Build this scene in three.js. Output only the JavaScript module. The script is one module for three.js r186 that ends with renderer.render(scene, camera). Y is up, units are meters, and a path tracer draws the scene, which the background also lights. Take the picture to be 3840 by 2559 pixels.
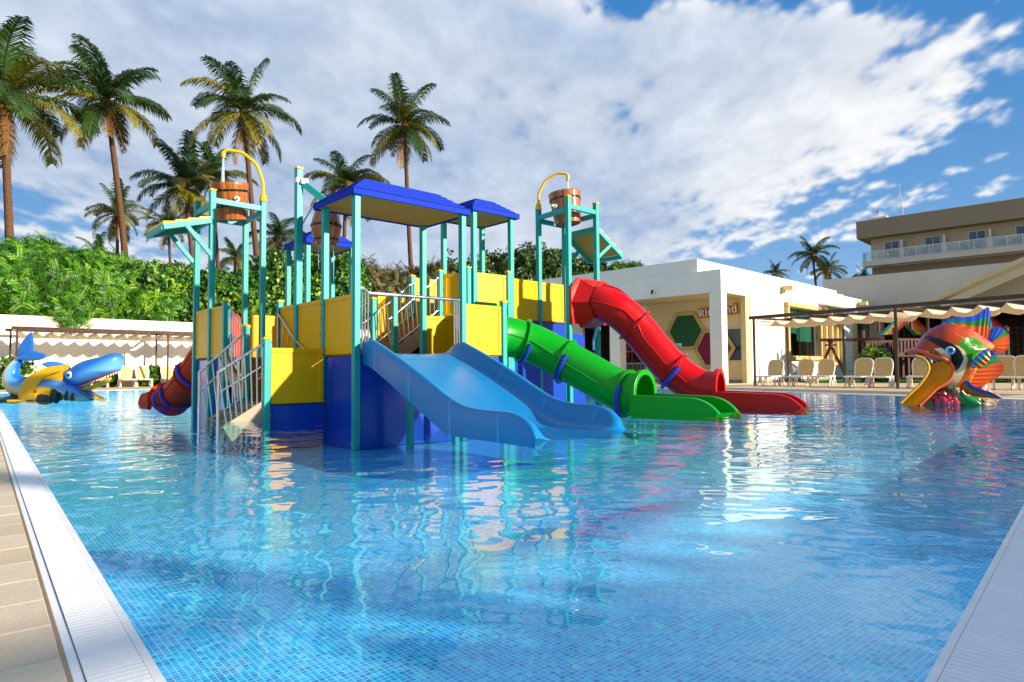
import * as THREE from 'three';
import { mergeGeometries } from 'three/addons/utils/BufferGeometryUtils.js';
import { RoundedBoxGeometry } from 'three/addons/geometries/RoundedBoxGeometry.js';
import { TextGeometry } from 'three/addons/geometries/TextGeometry.js';
import { FontLoader } from 'three/addons/loaders/FontLoader.js';

// ---------- camera, sky, sun, exposure ----------
const scene = new THREE.Scene();
const camera = new THREE.PerspectiveCamera(54.96, 1024 / 682, 0.05, 3000);
camera.position.set(0, 0.7, 0);
camera.rotation.order = 'YXZ';
camera.rotation.set(THREE.MathUtils.degToRad(2.5), 0, -0.0075);
const renderer = new THREE.WebGLRenderer({ antialias: true });
renderer.setSize(1024, 682);
renderer.toneMapping = THREE.LinearToneMapping;
renderer.toneMappingExposure = 1.75;
renderer.shadowMap.enabled = true;

const SUN_EL = THREE.MathUtils.degToRad(17.5), SUN_H = [0.940, 0.342];
const sunDir = new THREE.Vector3(SUN_H[0] * Math.cos(SUN_EL), Math.sin(SUN_EL), SUN_H[1] * Math.cos(SUN_EL)).normalize();
const sun = new THREE.DirectionalLight(new THREE.Color(1.0, 0.885, 0.73), 5.0);
sun.position.copy(sunDir).multiplyScalar(120);
sun.castShadow = true; sun.shadow.radius = 2.0;
Object.assign(sun.shadow.camera, { left: -70, right: 70, top: 60, bottom: -30, near: 1, far: 300 });
sun.shadow.mapSize.set(4096, 4096);
scene.add(sun); scene.add(sun.target);

// ---------- small maths ----------
function rng(seed) { let s = seed >>> 0; return () => { s = (s + 0x6d2b79f5) | 0; let t = Math.imul(s ^ (s >>> 15), 1 | s); t = (t + Math.imul(t ^ (t >>> 7), 61 | t)) ^ t; return ((t ^ (t >>> 14)) >>> 0) / 4294967296; }; }
const clamp = (x, a = 0, b = 1) => Math.min(b, Math.max(a, x)), lerp = (a, b, t) => a + (b - a) * t;
const ss = (a, b, x) => { const t = clamp((x - a) / (b - a)); return t * t * (3 - 2 * t); };
const PERM = (() => { const r = rng(77), p = [...Array(256).keys()]; for (let i = 255; i > 0; i--) { const j = Math.floor(r() * (i + 1)); [p[i], p[j]] = [p[j], p[i]]; } return Uint8Array.from([...p, ...p]); })();
const VAL = (() => { const r = rng(5), v = new Float32Array(256); for (let i = 0; i < 256; i++) v[i] = r(); return v; })();
// value noise on a lattice that repeats every per cells (0: never)
function vnoise(x, y, per = 0) {
  let ix = Math.floor(x), iy = Math.floor(y); const fx = x - ix, fy = y - iy, u = fx * fx * (3 - 2 * fx), v = fy * fy * (3 - 2 * fy);
  let jx = ix + 1, jy = iy + 1;
  if (per) { ix = ((ix % per) + per) % per; iy = ((iy % per) + per) % per; jx = ((jx % per) + per) % per; jy = ((jy % per) + per) % per; }
  const a = PERM[ix & 255], b = PERM[jx & 255];
  const v00 = VAL[PERM[a + (iy & 255)]], v10 = VAL[PERM[b + (iy & 255)]], v01 = VAL[PERM[a + (jy & 255)]], v11 = VAL[PERM[b + (jy & 255)]];
  return v00 + (v10 - v00) * u + (v01 - v00) * v + (v00 - v10 - v01 + v11) * u * v;
}
function fbm(x, y, oct = 4, per = 0) { let s = 0, a = 0.5, n = 0; for (let i = 0; i < oct; i++) { s += a * vnoise(x, y, per); n += a; x = x * 2 + (per ? 0 : 13.7); y = y * 2 + (per ? 0 : 7.3); per *= 2; a *= 0.5; } return s / n; }

// ---------- sky: air and an altocumulus sheet that ends on the right ----------
{
  const W = 3072, H = 1536, data = new Float32Array(W * H * 4);
  for (let row = 0; row < H; row++) {
    const up = ((row + 0.5) / H - 0.5) * Math.PI, y = Math.sin(up), c = Math.cos(up);
    for (let col = 0; col < W; col++) {
      const i = (row * W + col) * 4; data[i + 3] = 1;
      if (y < 0) { data[i] = 0.25; data[i + 1] = 0.27; data[i + 2] = 0.3; continue; }
      const round = ((col + 0.5) / W - 0.5) * 2 * Math.PI, x = Math.cos(round) * c, z = Math.sin(round) * c;
      const cs = x * sunDir.x + y * sunDir.y + z * sunDir.z;
      const h = Math.exp(-y * 4.2), h2 = Math.exp(-y * 14);
      let r = 0.012 + 0.26 * h + 0.20 * h2, g = 0.150 + 0.36 * h + 0.12 * h2, b = 0.44 + 0.32 * h + 0.04 * h2;
      const glow = Math.pow(Math.max(0, cs), 6) * 0.22; r += glow; g += glow * 0.85; b += glow * 0.6;
      // cloud layer: a sheet of small lumps, thick and grey inside, broken into bright puffs at its edges
      const k = y + 0.06, X = x / k, Z = -z / k;
      const w1 = fbm(X * 1.3 + 40, Z * 1.3 + 9, 3) - 0.5, w2 = fbm(X * 1.3 + 4, Z * 1.3 + 70, 3) - 0.5;
      const Xw = X + w1 * 0.45, Zw = Z + w2 * 0.4;
      const right = ss(1.86, 0.72, Xw + 0.10 * Math.sin(Zw * 2.1)), left = ss(-2.6, -1.2, Xw + 0.9 * (fbm(X * 0.5 + 3, Z * 0.5, 2) - 0.5));
      const gap = ss(1.48, 1.76, Zw) + ss(0.35, -0.1, Xw) * 0.95;
      const sheet = right * (0.4 + 0.6 * left) * clamp(gap);
      const cover = lerp(0.40, 1.22, sheet);
      const sx = 1 / (1 + Z * 0.10), n1 = fbm(X * 2.4 + 11, Z * 1.9 + 31, 3), L1 = vnoise((X + w2 * 0.2) * 12 * sx + 5, (Z + w1 * 0.2) * 8.5 * sx + 17), L2 = vnoise(X * 25 * sx + 9 + L1, Z * 18 * sx + 3 - L1), L3 = vnoise(X * 52 * sx + L2, Z * 38 * sx + 41 + L1), L4 = vnoise(X * 105 * sx + L3, Z * 80 * sx + 11);
      const n2 = 0.46 * L1 + 0.28 * L2 + 0.17 * L3 + 0.09 * L4;
      const d = cover + (n1 - 0.5) * 0.9 + (n2 - 0.5) * (1.5 - 0.7 * sheet);
      let al = ss(0.52, 0.86, d) * ss(0.0, 0.05, y);
      const interior = sheet * ss(1.5, 0.45, Xw);
      const big = fbm(X * 1.1 + 8, Z * 1.1 + 2, 3) - 0.5;
      let grey = clamp(interior * (0.92 + 1.3 * big) + 0.25 * ss(0.6, 1.3, d) * (0.6 - n2)) * ss(0.0, 0.22, y);
      const lump = (n2 - 0.5) * (0.42 - 0.2 * interior) + (n1 - 0.5) * 0.12;
      const wr = 0.72 + lump * 0.6, wg = 0.735 + lump * 0.58, wb = 0.76 + lump * 0.52;
      const gr = 0.355 + lump, gg = 0.452 + lump, gb = 0.615 + lump * 0.9;
      const cr = lerp(wr, gr, grey), cg = lerp(wg, gg, grey), cb = lerp(wb, gb, grey);
      al *= 0.6 + 0.4 * ss(0.55, 1.0, d);
      const e = 0.71; data[i] = e * lerp(r, cr, al); data[i + 1] = e * lerp(g, cg, al); data[i + 2] = e * lerp(b, cb, al);
    }
  }
  const sky = new THREE.DataTexture(data, W, H, THREE.RGBAFormat, THREE.FloatType);
  sky.mapping = THREE.EquirectangularReflectionMapping; sky.magFilter = sky.minFilter = THREE.LinearFilter; sky.wrapS = THREE.RepeatWrapping; sky.needsUpdate = true;
  scene.background = sky; scene.environment = sky;
}

// ---------- geometry helpers ----------
const v3 = (x, y, z) => new THREE.Vector3(x, y, z);
const D2R = Math.PI / 180;
function boxUV(g, s = 1) {
  const p = g.attributes.position, n = g.attributes.normal, uv = new Float32Array(p.count * 2);
  for (let i = 0; i < p.count; i++) {
    const x = p.getX(i), y = p.getY(i), z = p.getZ(i), ax = Math.abs(n.getX(i)), ay = Math.abs(n.getY(i)), az = Math.abs(n.getZ(i));
    if (ay >= ax && ay >= az) { uv[2 * i] = x * s; uv[2 * i + 1] = z * s; } else if (ax >= az) { uv[2 * i] = z * s; uv[2 * i + 1] = y * s; } else { uv[2 * i] = x * s; uv[2 * i + 1] = y * s; }
  }
  g.setAttribute('uv', new THREE.BufferAttribute(uv, 2)); return g;
}
function merge(list, keepUV = false) {
  const out = (Array.isArray(list) ? list.flat(4) : [list]).map((g) => {
    let q = g.index ? g.toNonIndexed() : g.clone();
    if (!q.attributes.normal) q.computeVertexNormals();
    for (const k of Object.keys(q.attributes)) if (!['position', 'normal', 'uv', 'color'].includes(k)) q.deleteAttribute(k);
    if (!q.attributes.uv) boxUV(q);
    q.morphAttributes = {}; return q;
  });
  if (out.some((q) => q.attributes.color)) for (const q of out) if (!q.attributes.color) q.setAttribute('color', new THREE.BufferAttribute(new Float32Array(q.attributes.position.count * 3).fill(1), 3));
  const g = out.length > 1 ? mergeGeometries(out, false) : out[0];
  return keepUV ? g : boxUV(g);
}
function mesh(name, list, mat, parent, keepUV = false) {
  const m = new THREE.Mesh(merge(list, keepUV), mat); m.name = parent && parent !== scene ? name : numbered(name); m.castShadow = m.receiveShadow = true; (parent ?? scene).add(m); return m;
}
function share(name, geo, mat, parent) { const m = new THREE.Mesh(geo, mat); m.name = parent && parent !== scene ? name : numbered(name); m.castShadow = m.receiveShadow = true; (parent ?? scene).add(m); return m; }
const taken = {};
function numbered(n) { const k = taken[n] = (taken[n] ?? -1) + 1; return k ? n + '_' + String(k).padStart(3, '0') : n; }
function tag(o, label, category, group) { o.userData.label = label; o.userData.category = category; if (group) o.userData.group = group; return o; }
function struct(o, label, category) { o.userData.kind = 'structure'; if (label) o.userData.label = label; if (category) o.userData.category = category; return o; }
function thing(name, label, category, pos = [0, 0, 0], turn = 0, group) {
  const o = new THREE.Group(); o.name = numbered(name); o.position.set(...pos); o.rotation.y = turn; scene.add(o); return tag(o, label, category, group);
}
function copy(o, label, pos, turn, group) { const c = o.clone(); c.name = numbered(o.name.replace(/_\d{3}$/, '')); c.userData = { ...o.userData, label }; if (pos) c.position.set(...pos); if (turn !== undefined) c.rotation.y = turn; scene.add(c); return c; }
const box = (w, h, d, x = 0, y = 0, z = 0) => new THREE.BoxGeometry(w, h, d).translate(x, y, z);
const rbox = (w, h, d, x = 0, y = 0, z = 0, r = 0.006) => new RoundedBoxGeometry(w, h, d, 1, Math.min(r, w / 2.1, h / 2.1, d / 2.1)).translate(x, y, z);
function place(g, p, q, up = v3(0, 1, 0)) { // geometry along +z from 0..1 scaled to p->q
  const d = q.clone().sub(p), L = d.length(); d.normalize();
  let x = up.clone().cross(d); if (x.lengthSq() < 1e-6) x = v3(1, 0, 0); x.normalize(); const y = d.clone().cross(x);
  return g.applyMatrix4(new THREE.Matrix4().makeBasis(x, y, d)).translate(...p.clone().add(q).multiplyScalar(0.5).toArray());
}
const bar = (p, q, w, h = w, up, r = 0.005) => place(rbox(w, h, p.distanceTo(q), 0, 0, 0, r), p, q, up);
const rod = (p, q, r, seg = 10, r2 = r) => place(new THREE.CylinderGeometry(r2, r, p.distanceTo(q), seg).rotateX(Math.PI / 2), p, q);
const pipe = (pts, r, n = 24, seg = 8, closed = false) => new THREE.TubeGeometry(new THREE.CatmullRomCurve3(pts, closed, 'catmullrom', 0.3), n, r, seg, closed);
const ball = (r, x, y, z, w = 14, h = 10) => new THREE.SphereGeometry(r, w, h).translate(x, y, z);
// grid of points -> smooth geometry; f(u,v) -> [x,y,z]
function gridGeo(nu, nv, f, color) {
  const pos = [], idx = [], col = [], uv = [];
  for (let j = 0; j <= nv; j++) for (let i = 0; i <= nu; i++) { const p = f(i / nu, j / nv, i, j); pos.push(p[0], p[1], p[2]); uv.push(i / nu, j / nv); if (color) col.push(...color(i / nu, j / nv, p)); }
  for (let j = 0; j < nv; j++) for (let i = 0; i < nu; i++) { const a = j * (nu + 1) + i, b = a + 1, c = a + nu + 1, d = c + 1; idx.push(a, b, d, a, d, c); }
  const g = new THREE.BufferGeometry(); g.setAttribute('position', new THREE.Float32BufferAttribute(pos, 3)); g.setAttribute('uv', new THREE.Float32BufferAttribute(uv, 2)); if (color) g.setAttribute('color', new THREE.Float32BufferAttribute(col, 3));
  g.setIndex(idx); g.computeVertexNormals(); return g;
}
// flat outline with holes -> slab of thickness t along z with a small bevel
function slab(pts, t, bevel = 0.01, holes = [], curve = 6) {
  const s = new THREE.Shape(pts.map((p) => new THREE.Vector2(p[0], p[1]))); for (const h of holes) s.holes.push(new THREE.Path(h.map((p) => new THREE.Vector2(p[0], p[1]))));
  const g = new THREE.ExtrudeGeometry(s, { depth: Math.max(0.001, t - 2 * bevel), bevelEnabled: bevel > 0, bevelThickness: bevel, bevelSize: bevel, bevelSegments: 2, curveSegments: curve, steps: 1 });
  return g.translate(0, 0, -t / 2 + bevel);
}
const spline = (pts, n, closed = false) => new THREE.SplineCurve(closed ? [...pts, pts[0]].map((p) => new THREE.Vector2(...p)) : pts.map((p) => new THREE.Vector2(...p))).getPoints(n).map((p) => [p.x, p.y]).slice(0, closed ? -1 : undefined);

// ---------- textures ----------
function dataTex(n, f, srgb = true, rep = true) {
  const d = new Uint8Array(n * n * 4);
  for (let y = 0; y < n; y++) for (let x = 0; x < n; x++) { const c = f(x / n, y / n, x, y), i = (y * n + x) * 4; d[i] = c[0]; d[i + 1] = c[1]; d[i + 2] = c[2]; d[i + 3] = 255; }
  const t = new THREE.DataTexture(d, n, n); if (rep) t.wrapS = t.wrapT = THREE.RepeatWrapping; t.magFilter = THREE.LinearFilter; t.minFilter = THREE.LinearFilter; if (srgb) t.colorSpace = THREE.SRGBColorSpace; t.needsUpdate = true; return t;
}
const rep = (t, sx, sy = sx, rot = 0) => { const c = t.clone(); c.repeat.set(sx, sy); c.rotation = rot; c.needsUpdate = true; return c; };
const grainTex = dataTex(512, (u, v) => { const g = 255 * clamp(0.5 * fbm(u * 8, v * 8, 5, 8) + 0.5 * fbm(u * 64, v * 64, 2, 64)); return [g, g, g]; }, false);
const wearTex = dataTex(512, (u, v) => { const a = fbm(u * 6, v * 6, 6, 6), b = fbm(u * 40, v * 10, 3, 40); const g = 255 * clamp(0.95 + 0.06 * (a - 0.5) + 0.04 * (b - 0.5)); return [g, g, g]; });
const stuccoTex = dataTex(512, (u, v) => { const a = fbm(u * 5, v * 5, 6, 5), b = fbm(u * 90, v * 90, 2, 90); const g = clamp(0.965 + 0.07 * (a - 0.5) + 0.04 * (b - 0.5)); return [255 * g, 254 * g, 251 * g]; });
const woodTex = dataTex(512, (u, v) => { const w = fbm(u * 24, v * 2, 5, 24), k = fbm(u * 90, v * 3, 3, 90), s = fbm(u * 3, v * 3, 4, 3); const t = clamp(0.25 + 0.9 * w * 0.7 + 0.35 * (k - 0.5) + 0.3 * (s - 0.5)); return [lerp(118, 236, t), lerp(56, 156, t), lerp(16, 66, t)]; });
const barkTex = dataTex(512, (u, v) => { const ring = Math.pow(0.5 + 0.5 * Math.cos((v * 14 + 0.25 * fbm(u * 6, v * 6, 3, 6)) * 2 * Math.PI), 6), n = fbm(u * 16, v * 30, 4, 16); const g = 0.42 + 0.5 * n - 0.3 * ring; return [255 * clamp(g * 0.92), 255 * clamp(g * 0.74), 255 * clamp(g * 0.55)]; });
const paveTex = dataTex(512, (u, v) => { const a = fbm(u * 4, v * 4, 6, 4), b = fbm(u * 120, v * 120, 2, 120), st = Math.pow(fbm(u * 7 + 3, v * 3, 5, 0), 3); const g = clamp(0.96 + 0.12 * (a - 0.5) + 0.08 * (b - 0.5) - 0.08 * st); return [255 * g, 252 * g, 246 * g]; });
const std = (color, o = {}) => new THREE.MeshPhysicalMaterial({ color, roughness: 0.5, ...o });

// ---------- materials ----------
const M = {
  teal: std('#1fa89c', { roughness: 0.42, specularIntensity: 0.6, map: rep(wearTex, 0.7) }),
  yellow: std('#f7b600', { roughness: 0.42, specularIntensity: 0.4, map: rep(wearTex, 0.6) }),
  cap: std('#f2b90e', { roughness: 0.4, specularIntensity: 0.6 }),
  blueWall: std('#1646b0', { roughness: 0.22, specularIntensity: 0.6, map: rep(wearTex, 0.5), bumpMap: rep(grainTex, 0.8), bumpScale: 0.0015 }),
  roofBlue: std('#1136b4', { roughness: 0.6, specularIntensity: 0.15, map: rep(wearTex, 0.8) }),
  slideBlue: std('#0a80bc', { roughness: 0.3, specularIntensity: 0.6, map: rep(wearTex, 0.5), side: THREE.DoubleSide }),
  slideGreen: std('#06a012', { roughness: 0.33, specularIntensity: 0.6, map: rep(wearTex, 0.5), side: THREE.DoubleSide }),
  slideRed: std('#d30808', { roughness: 0.33, specularIntensity: 0.6, map: rep(wearTex, 0.5), side: THREE.DoubleSide }),
  slideOrange: std('#dc3c04', { roughness: 0.55, specularIntensity: 0.3, map: rep(wearTex, 0.5), side: THREE.DoubleSide }),
  bandBlue: std('#2338b0', { roughness: 0.4 }),
  soffit: std('#cfa04c', { roughness: 0.7, specularIntensity: 0.15, map: rep(wearTex, 1) }),
  step: std('#8a6a3e', { roughness: 0.75, map: rep(stuccoTex, 1.5), bumpMap: rep(grainTex, 4), bumpScale: 0.003 }),
  stringer: std('#b39a7e', { roughness: 0.6, map: rep(stuccoTex, 1) }),
  steel: std('#d9d2c8', { roughness: 0.22, metalness: 0.95, roughnessMap: rep(grainTex, 2) }),
  bolt: std('#3a3a38', { roughness: 0.4, metalness: 0.8 }),
  wood: std('#ffffff', { map: rep(woodTex, 1.5), roughness: 0.32, clearcoat: 0.5, clearcoatRoughness: 0.2, bumpMap: rep(woodTex, 1.5), bumpScale: 0.002 }),
  woodDark: std('#8a7466', { map: rep(woodTex, 1.5), roughness: 0.35, clearcoat: 0.4 }),
  hoop: std('#2e2b29', { roughness: 0.35, metalness: 0.8, roughnessMap: rep(grainTex, 3) }),
  white: std('#f7eedd', { roughness: 0.9, specularIntensity: 0.3, map: rep(stuccoTex, 0.35), bumpMap: rep(grainTex, 3), bumpScale: 0.002 }),
  cream: std('#e8d09a', { roughness: 0.9, specularIntensity: 0.3, map: rep(stuccoTex, 0.5), bumpMap: rep(grainTex, 3), bumpScale: 0.002 }),
  greyWall: std('#d2cbc0', { roughness: 0.9, specularIntensity: 0.3, map: rep(stuccoTex, 0.2) }),
  taupe: std('#93866f', { roughness: 0.8, map: rep(stuccoTex, 0.3) }),
  tanWall: std('#cdbf9f', { roughness: 0.85, map: rep(stuccoTex, 0.3) }),
  frameTan: std('#c9aa66', { roughness: 0.7, map: rep(stuccoTex, 1) }),
  bronze: std('#4a3524', { roughness: 0.45, metalness: 0.3, roughnessMap: rep(grainTex, 2) }),
  fabric: std('#e8cfa6', { roughness: 0.95, side: THREE.DoubleSide, transmission: 0.35, thickness: 0, map: rep(stuccoTex, 2), bumpMap: rep(grainTex, 8), bumpScale: 0.001 }),
  plastic: std('#e9e4da', { roughness: 0.4 }),
  sling: std('#d9bf86', { roughness: 0.8, map: rep(stuccoTex, 4), bumpMap: rep(grainTex, 16), bumpScale: 0.001 }),
  glassGreen: std('#0d3a36', { roughness: 0.05, metalness: 0.0, clearcoat: 1, clearcoatRoughness: 0.02, specularIntensity: 0.75 }),
  glass: std('#cfe0dc', { transmission: 1, thickness: 0, roughness: 0.03, ior: 1.5 }),
  dark: std('#0c0b0a', { roughness: 0.8 }),
  tile: std('#ffffff', { roughness: 0.12, side: THREE.DoubleSide }),
  coping: std('#fbfaf7', { roughness: 0.5, map: rep(wearTex, 2) }),
};
// pool mosaic: 90 x 90 small glass tiles on a 2.3 m repeat
{
  const N = 90, r = rng(31), kind = Array.from({ length: N * N }, () => r());
  M.tile.map = dataTex(1980, (u, v) => {
    const x = u * N, y = v * N, i = Math.floor(x), j = Math.floor(y), fx = x - i, fy = y - j, e = 0.065;
    if (fx < e || fy < e || fx > 1 - e || fy > 1 - e) return [222, 238, 238];
    const k = kind[(j % N) * N + (i % N)], q = 0.93 + 0.14 * fbm(x * 1.7, y * 1.7, 2, 153);
    const c = k < 0.16 ? [0, 142, 214] : k < 0.5 ? [0, 172, 236] : k < 0.86 ? [4, 186, 242] : [72, 214, 246];
    return c.map((a) => clamp(a * q, 0, 255));
  });
}

// ---------- setting: ground, deck, pool ----------
const POOL = [[0.03, -0.51], [11.16, -12.9], [5.2, -23.6], [-3.6, -39.4], [-18.7, -23.6]];   // x, z
const PLANE = (pts, y, holes = []) => {
  const s = new THREE.Shape(pts.map((p) => new THREE.Vector2(p[0], -p[1]))); for (const h of holes) s.holes.push(new THREE.Path(h.map((p) => new THREE.Vector2(p[0], -p[1]))));
  return new THREE.ShapeGeometry(s).rotateX(-Math.PI / 2).translate(0, y, 0);
};
function offset(poly, ds) { // move each edge i (i -> i+1) outward by ds[i]
  const n = poly.length, lines = poly.map((p, i) => { const q = poly[(i + 1) % n], dx = q[0] - p[0], dz = q[1] - p[1], L = Math.hypot(dx, dz), nx = -dz / L, nz = dx / L; return { p: [p[0] + nx * ds[i], p[1] + nz * ds[i]], d: [dx / L, dz / L] }; });
  return lines.map((b, i) => { const a = lines[(i + n - 1) % n], det = a.d[0] * b.d[1] - a.d[1] * b.d[0], t = ((b.p[0] - a.p[0]) * b.d[1] - (b.p[1] - a.p[1]) * b.d[0]) / det; return [a.p[0] + a.d[0] * t, a.p[1] + a.d[1] * t]; });
}
const COPW = [0.3, 0.32, 0.32, 0.32, 0.163], RIM = offset(POOL, COPW);
const circle = (r, n = 64) => Array.from({ length: n }, (_, i) => [r * Math.cos(i / n * 2 * Math.PI), r * Math.sin(i / n * 2 * Math.PI)]);
const DECK = [[-40, 20], [40, 20], [40, -60], [-2, -60], [-16, -38.5], [-31, -24]];
struct(mesh('ground', PLANE(circle(1500), -0.05, [DECK]), std('#8d7f5e', { roughness: 1, map: rep(stuccoTex, 0.2) }), scene), 'dry sandy ground around the resort', 'ground');
struct(mesh('pool_deck', [PLANE(DECK, -0.012, [RIM])], std('#d8c3a2', { roughness: 0.85, specularIntensity: 0.3, map: rep(paveTex, 0.4), bumpMap: rep(grainTex, 2), bumpScale: 0.002 }), scene), 'pale beige stone deck around the pool', 'deck');
{ // basin: floor and walls of mosaic
  const wall = [], D = -0.46, ang = 40.5 * D2R, c = Math.cos(ang), s = Math.sin(ang);
  const fl = PLANE(offset(POOL, [0.02, 0.02, 0.02, 0.02, 0.02]), D), p = fl.attributes.position, uv = fl.attributes.uv;
  for (let i = 0; i < p.count; i++) uv.setXY(i, (p.getX(i) * c - p.getZ(i) * s) / 2.3, (p.getX(i) * s + p.getZ(i) * c) / 2.3);
  struct(mesh('pool_floor', fl, M.tile, scene, true), 'pool floor of small blue mosaic tiles with white grout', 'pool floor');
  POOL.forEach((a, i) => { const b = POOL[(i + 1) % 5], L = Math.hypot(b[0] - a[0], b[1] - a[1]); const g = new THREE.PlaneGeometry(L, 0.45); const u = g.attributes.uv; for (let k = 0; k < 4; k++) u.setXY(k, u.getX(k) * L / 2.3, u.getY(k) * 0.45 / 2.3); g.rotateY(-Math.atan2(b[1] - a[1], b[0] - a[0])).translate((a[0] + b[0]) / 2, -0.24, (a[1] + b[1]) / 2); wall.push(g); });
  struct(mesh('pool_wall', wall, M.tile, scene, true), 'pool sides of small blue mosaic tiles', 'pool wall');
}
{ // water: one clear sheet with fine ripples
  const n = 1024, h = new Float32Array(n * n), r = rng(9), waves = [];
  for (let i = 0; i < 70; i++) { const k = Math.round(9 + 80 * r() * r()), a = r() * 2 * Math.PI, kx = Math.round(k * Math.cos(a)), ky = Math.round(k * Math.sin(a) * 1.0), kk = Math.hypot(kx, ky) || 1; waves.push([kx, ky, r() * 6.28, Math.pow(kk, -1.1)]); }
  for (let y = 0; y < n; y++) for (let x = 0; x < n; x++) { const wx = x / n + 0.02 * (fbm(x / n * 5, y / n * 5, 3, 5) - 0.5), wy = y / n + 0.02 * (fbm(x / n * 5, y / n * 5 + 2, 3, 5) - 0.5); let s = 0; for (const w of waves) s += w[3] * Math.sin((w[0] * wx + w[1] * wy) * 6.2832 + w[2]); h[y * n + x] = s; }
  let lo = 1e9, hi = -1e9; for (const q of h) { lo = Math.min(lo, q); hi = Math.max(hi, q); }
  const patch = (x, y) => 0.45 + 0.9 * fbm(x / n * 3, y / n * 3, 3, 3);
  const d = new Float32Array(n * n * 4); for (let i = 0; i < n * n; i++) { const q = 0.5 + ((h[i] - lo) / (hi - lo) - 0.5) * patch(i % n, Math.floor(i / n)); d[4 * i] = d[4 * i + 1] = d[4 * i + 2] = q; d[4 * i + 3] = 1; }
  const t = new THREE.DataTexture(d, n, n, THREE.RGBAFormat, THREE.FloatType); t.wrapS = t.wrapT = THREE.RepeatWrapping; t.magFilter = t.minFilter = THREE.LinearFilter; t.needsUpdate = true;
  const w = PLANE(POOL, -0.008), p = w.attributes.position, uv = w.attributes.uv; for (let i = 0; i < p.count; i++) uv.setXY(i, p.getX(i) / 7.3, p.getZ(i) / 7.3);
  const mat = new THREE.MeshPhysicalMaterial({ color: new THREE.Color().setRGB(0.66, 0.97, 1.0), transmission: 1, thickness: 0, roughness: 0.0, ior: 1.33, bumpMap: t, bumpScale: 0.013, specularIntensity: 0.75 });
  struct(mesh('pool_water', w, mat, scene, true), 'clear rippled turquoise pool water', 'water');
}
// overflow gratings: a channel under many slim white slats
function grating(i, label, near) {
  const a = POOL[i], b = POOL[(i + 1) % 5], a2 = RIM[i], b2 = RIM[(i + 1) % 5], L = Math.hypot(b[0] - a[0], b[1] - a[1]), g = thing('overflow_grating', label, 'grating', [a[0], 0, a[1]], -Math.atan2(b[1] - a[1], b[0] - a[0]));
  const w = COPW[i], from = near > 0 ? 0 : L, to = from; struct(g, label, 'grating');
  const slats = [], len = Math.min(Math.abs(near), L), pitch = 0.026;
  const ch = [box(L, 0.01, w, L / 2, -0.035, w / 2), box(L, 0.03, 0.02, L / 2, -0.0175, 0.01), box(L, 0.03, 0.02, L / 2, -0.0175, w - 0.01)];
  mesh('channel', ch, M.coping, g);
  if (len) { for (let k = 0; k * pitch < len; k++) { const x = near > 0 ? k * pitch + 0.013 : L - k * pitch - 0.013; slats.push(box(0.0235, 0.011, w - 0.046, x, -0.0045, w / 2)); } const s = mesh('slat', slats, M.coping, g); s.userData.kind = 'stuff'; }
  if (len < L) mesh('grating_strip', box(L - len, 0.008, w - 0.046, near > 0 ? len + (L - len) / 2 : (L - len) / 2, -0.004, w / 2), M.coping, g);
  return g;
}
grating(0, 'white slatted overflow grating along the right pool edge', 7);
grating(1, 'white overflow strip along the far pool edge under the loungers', 0);
grating(2, 'white overflow strip behind the red slide', 0);
grating(3, 'white overflow strip along the far left pool edge', 0);
grating(4, 'white slatted overflow grating along the left pool edge', -14);
{ // stone planks beside the left grating
  const a = POOL[0], b = POOL[4], L = Math.hypot(b[0] - a[0], b[1] - a[1]), dx = (b[0] - a[0]) / L, dz = (b[1] - a[1]) / L;
  const g = struct(thing('paved_edge', 'row of beige stone planks along the left pool grating', 'paving', [a[0], 0, a[1]], -Math.atan2(dz, dx)), 'row of beige stone planks along the left pool grating', 'paving');
  const r = rng(12), mats = [0, 1, 2, 3].map((k) => std(['#dccbb0', '#d3c0a2', '#e2d2b8', '#d8c6ac'][k], { roughness: 0.75, map: rep(paveTex, 1.3), bumpMap: rep(grainTex, 3), bumpScale: 0.0015 }));
  const geos = [0, 1, 2].map((k) => boxUV(rbox(0.262, 0.03, 0.9, 0, 0, 0, 0.004).toNonIndexed().translate(k * 0.37, 0, k * 0.61)).translate(-k * 0.37, 0, -k * 0.61));
  for (let k = 0; k < 46; k++) { const m = share('stone_plank', geos[k % 3], mats[Math.floor(r() * 4)], g); m.position.set(0.14 + k * 0.266, -0.0115 + (r() - 0.5) * 0.003, -(0.163 + 0.012 + 0.45)); m.rotation.y = (r() - 0.5) * 0.004; }
  const far = []; for (let k = 46; k < 96; k++) far.push(rbox(0.26, 0.03, 0.9, 0.14 + k * 0.266, -0.0115, -0.625, 0.004)); mesh('stone_plank', far, mats[0], g).userData.kind = 'stuff';
}

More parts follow.
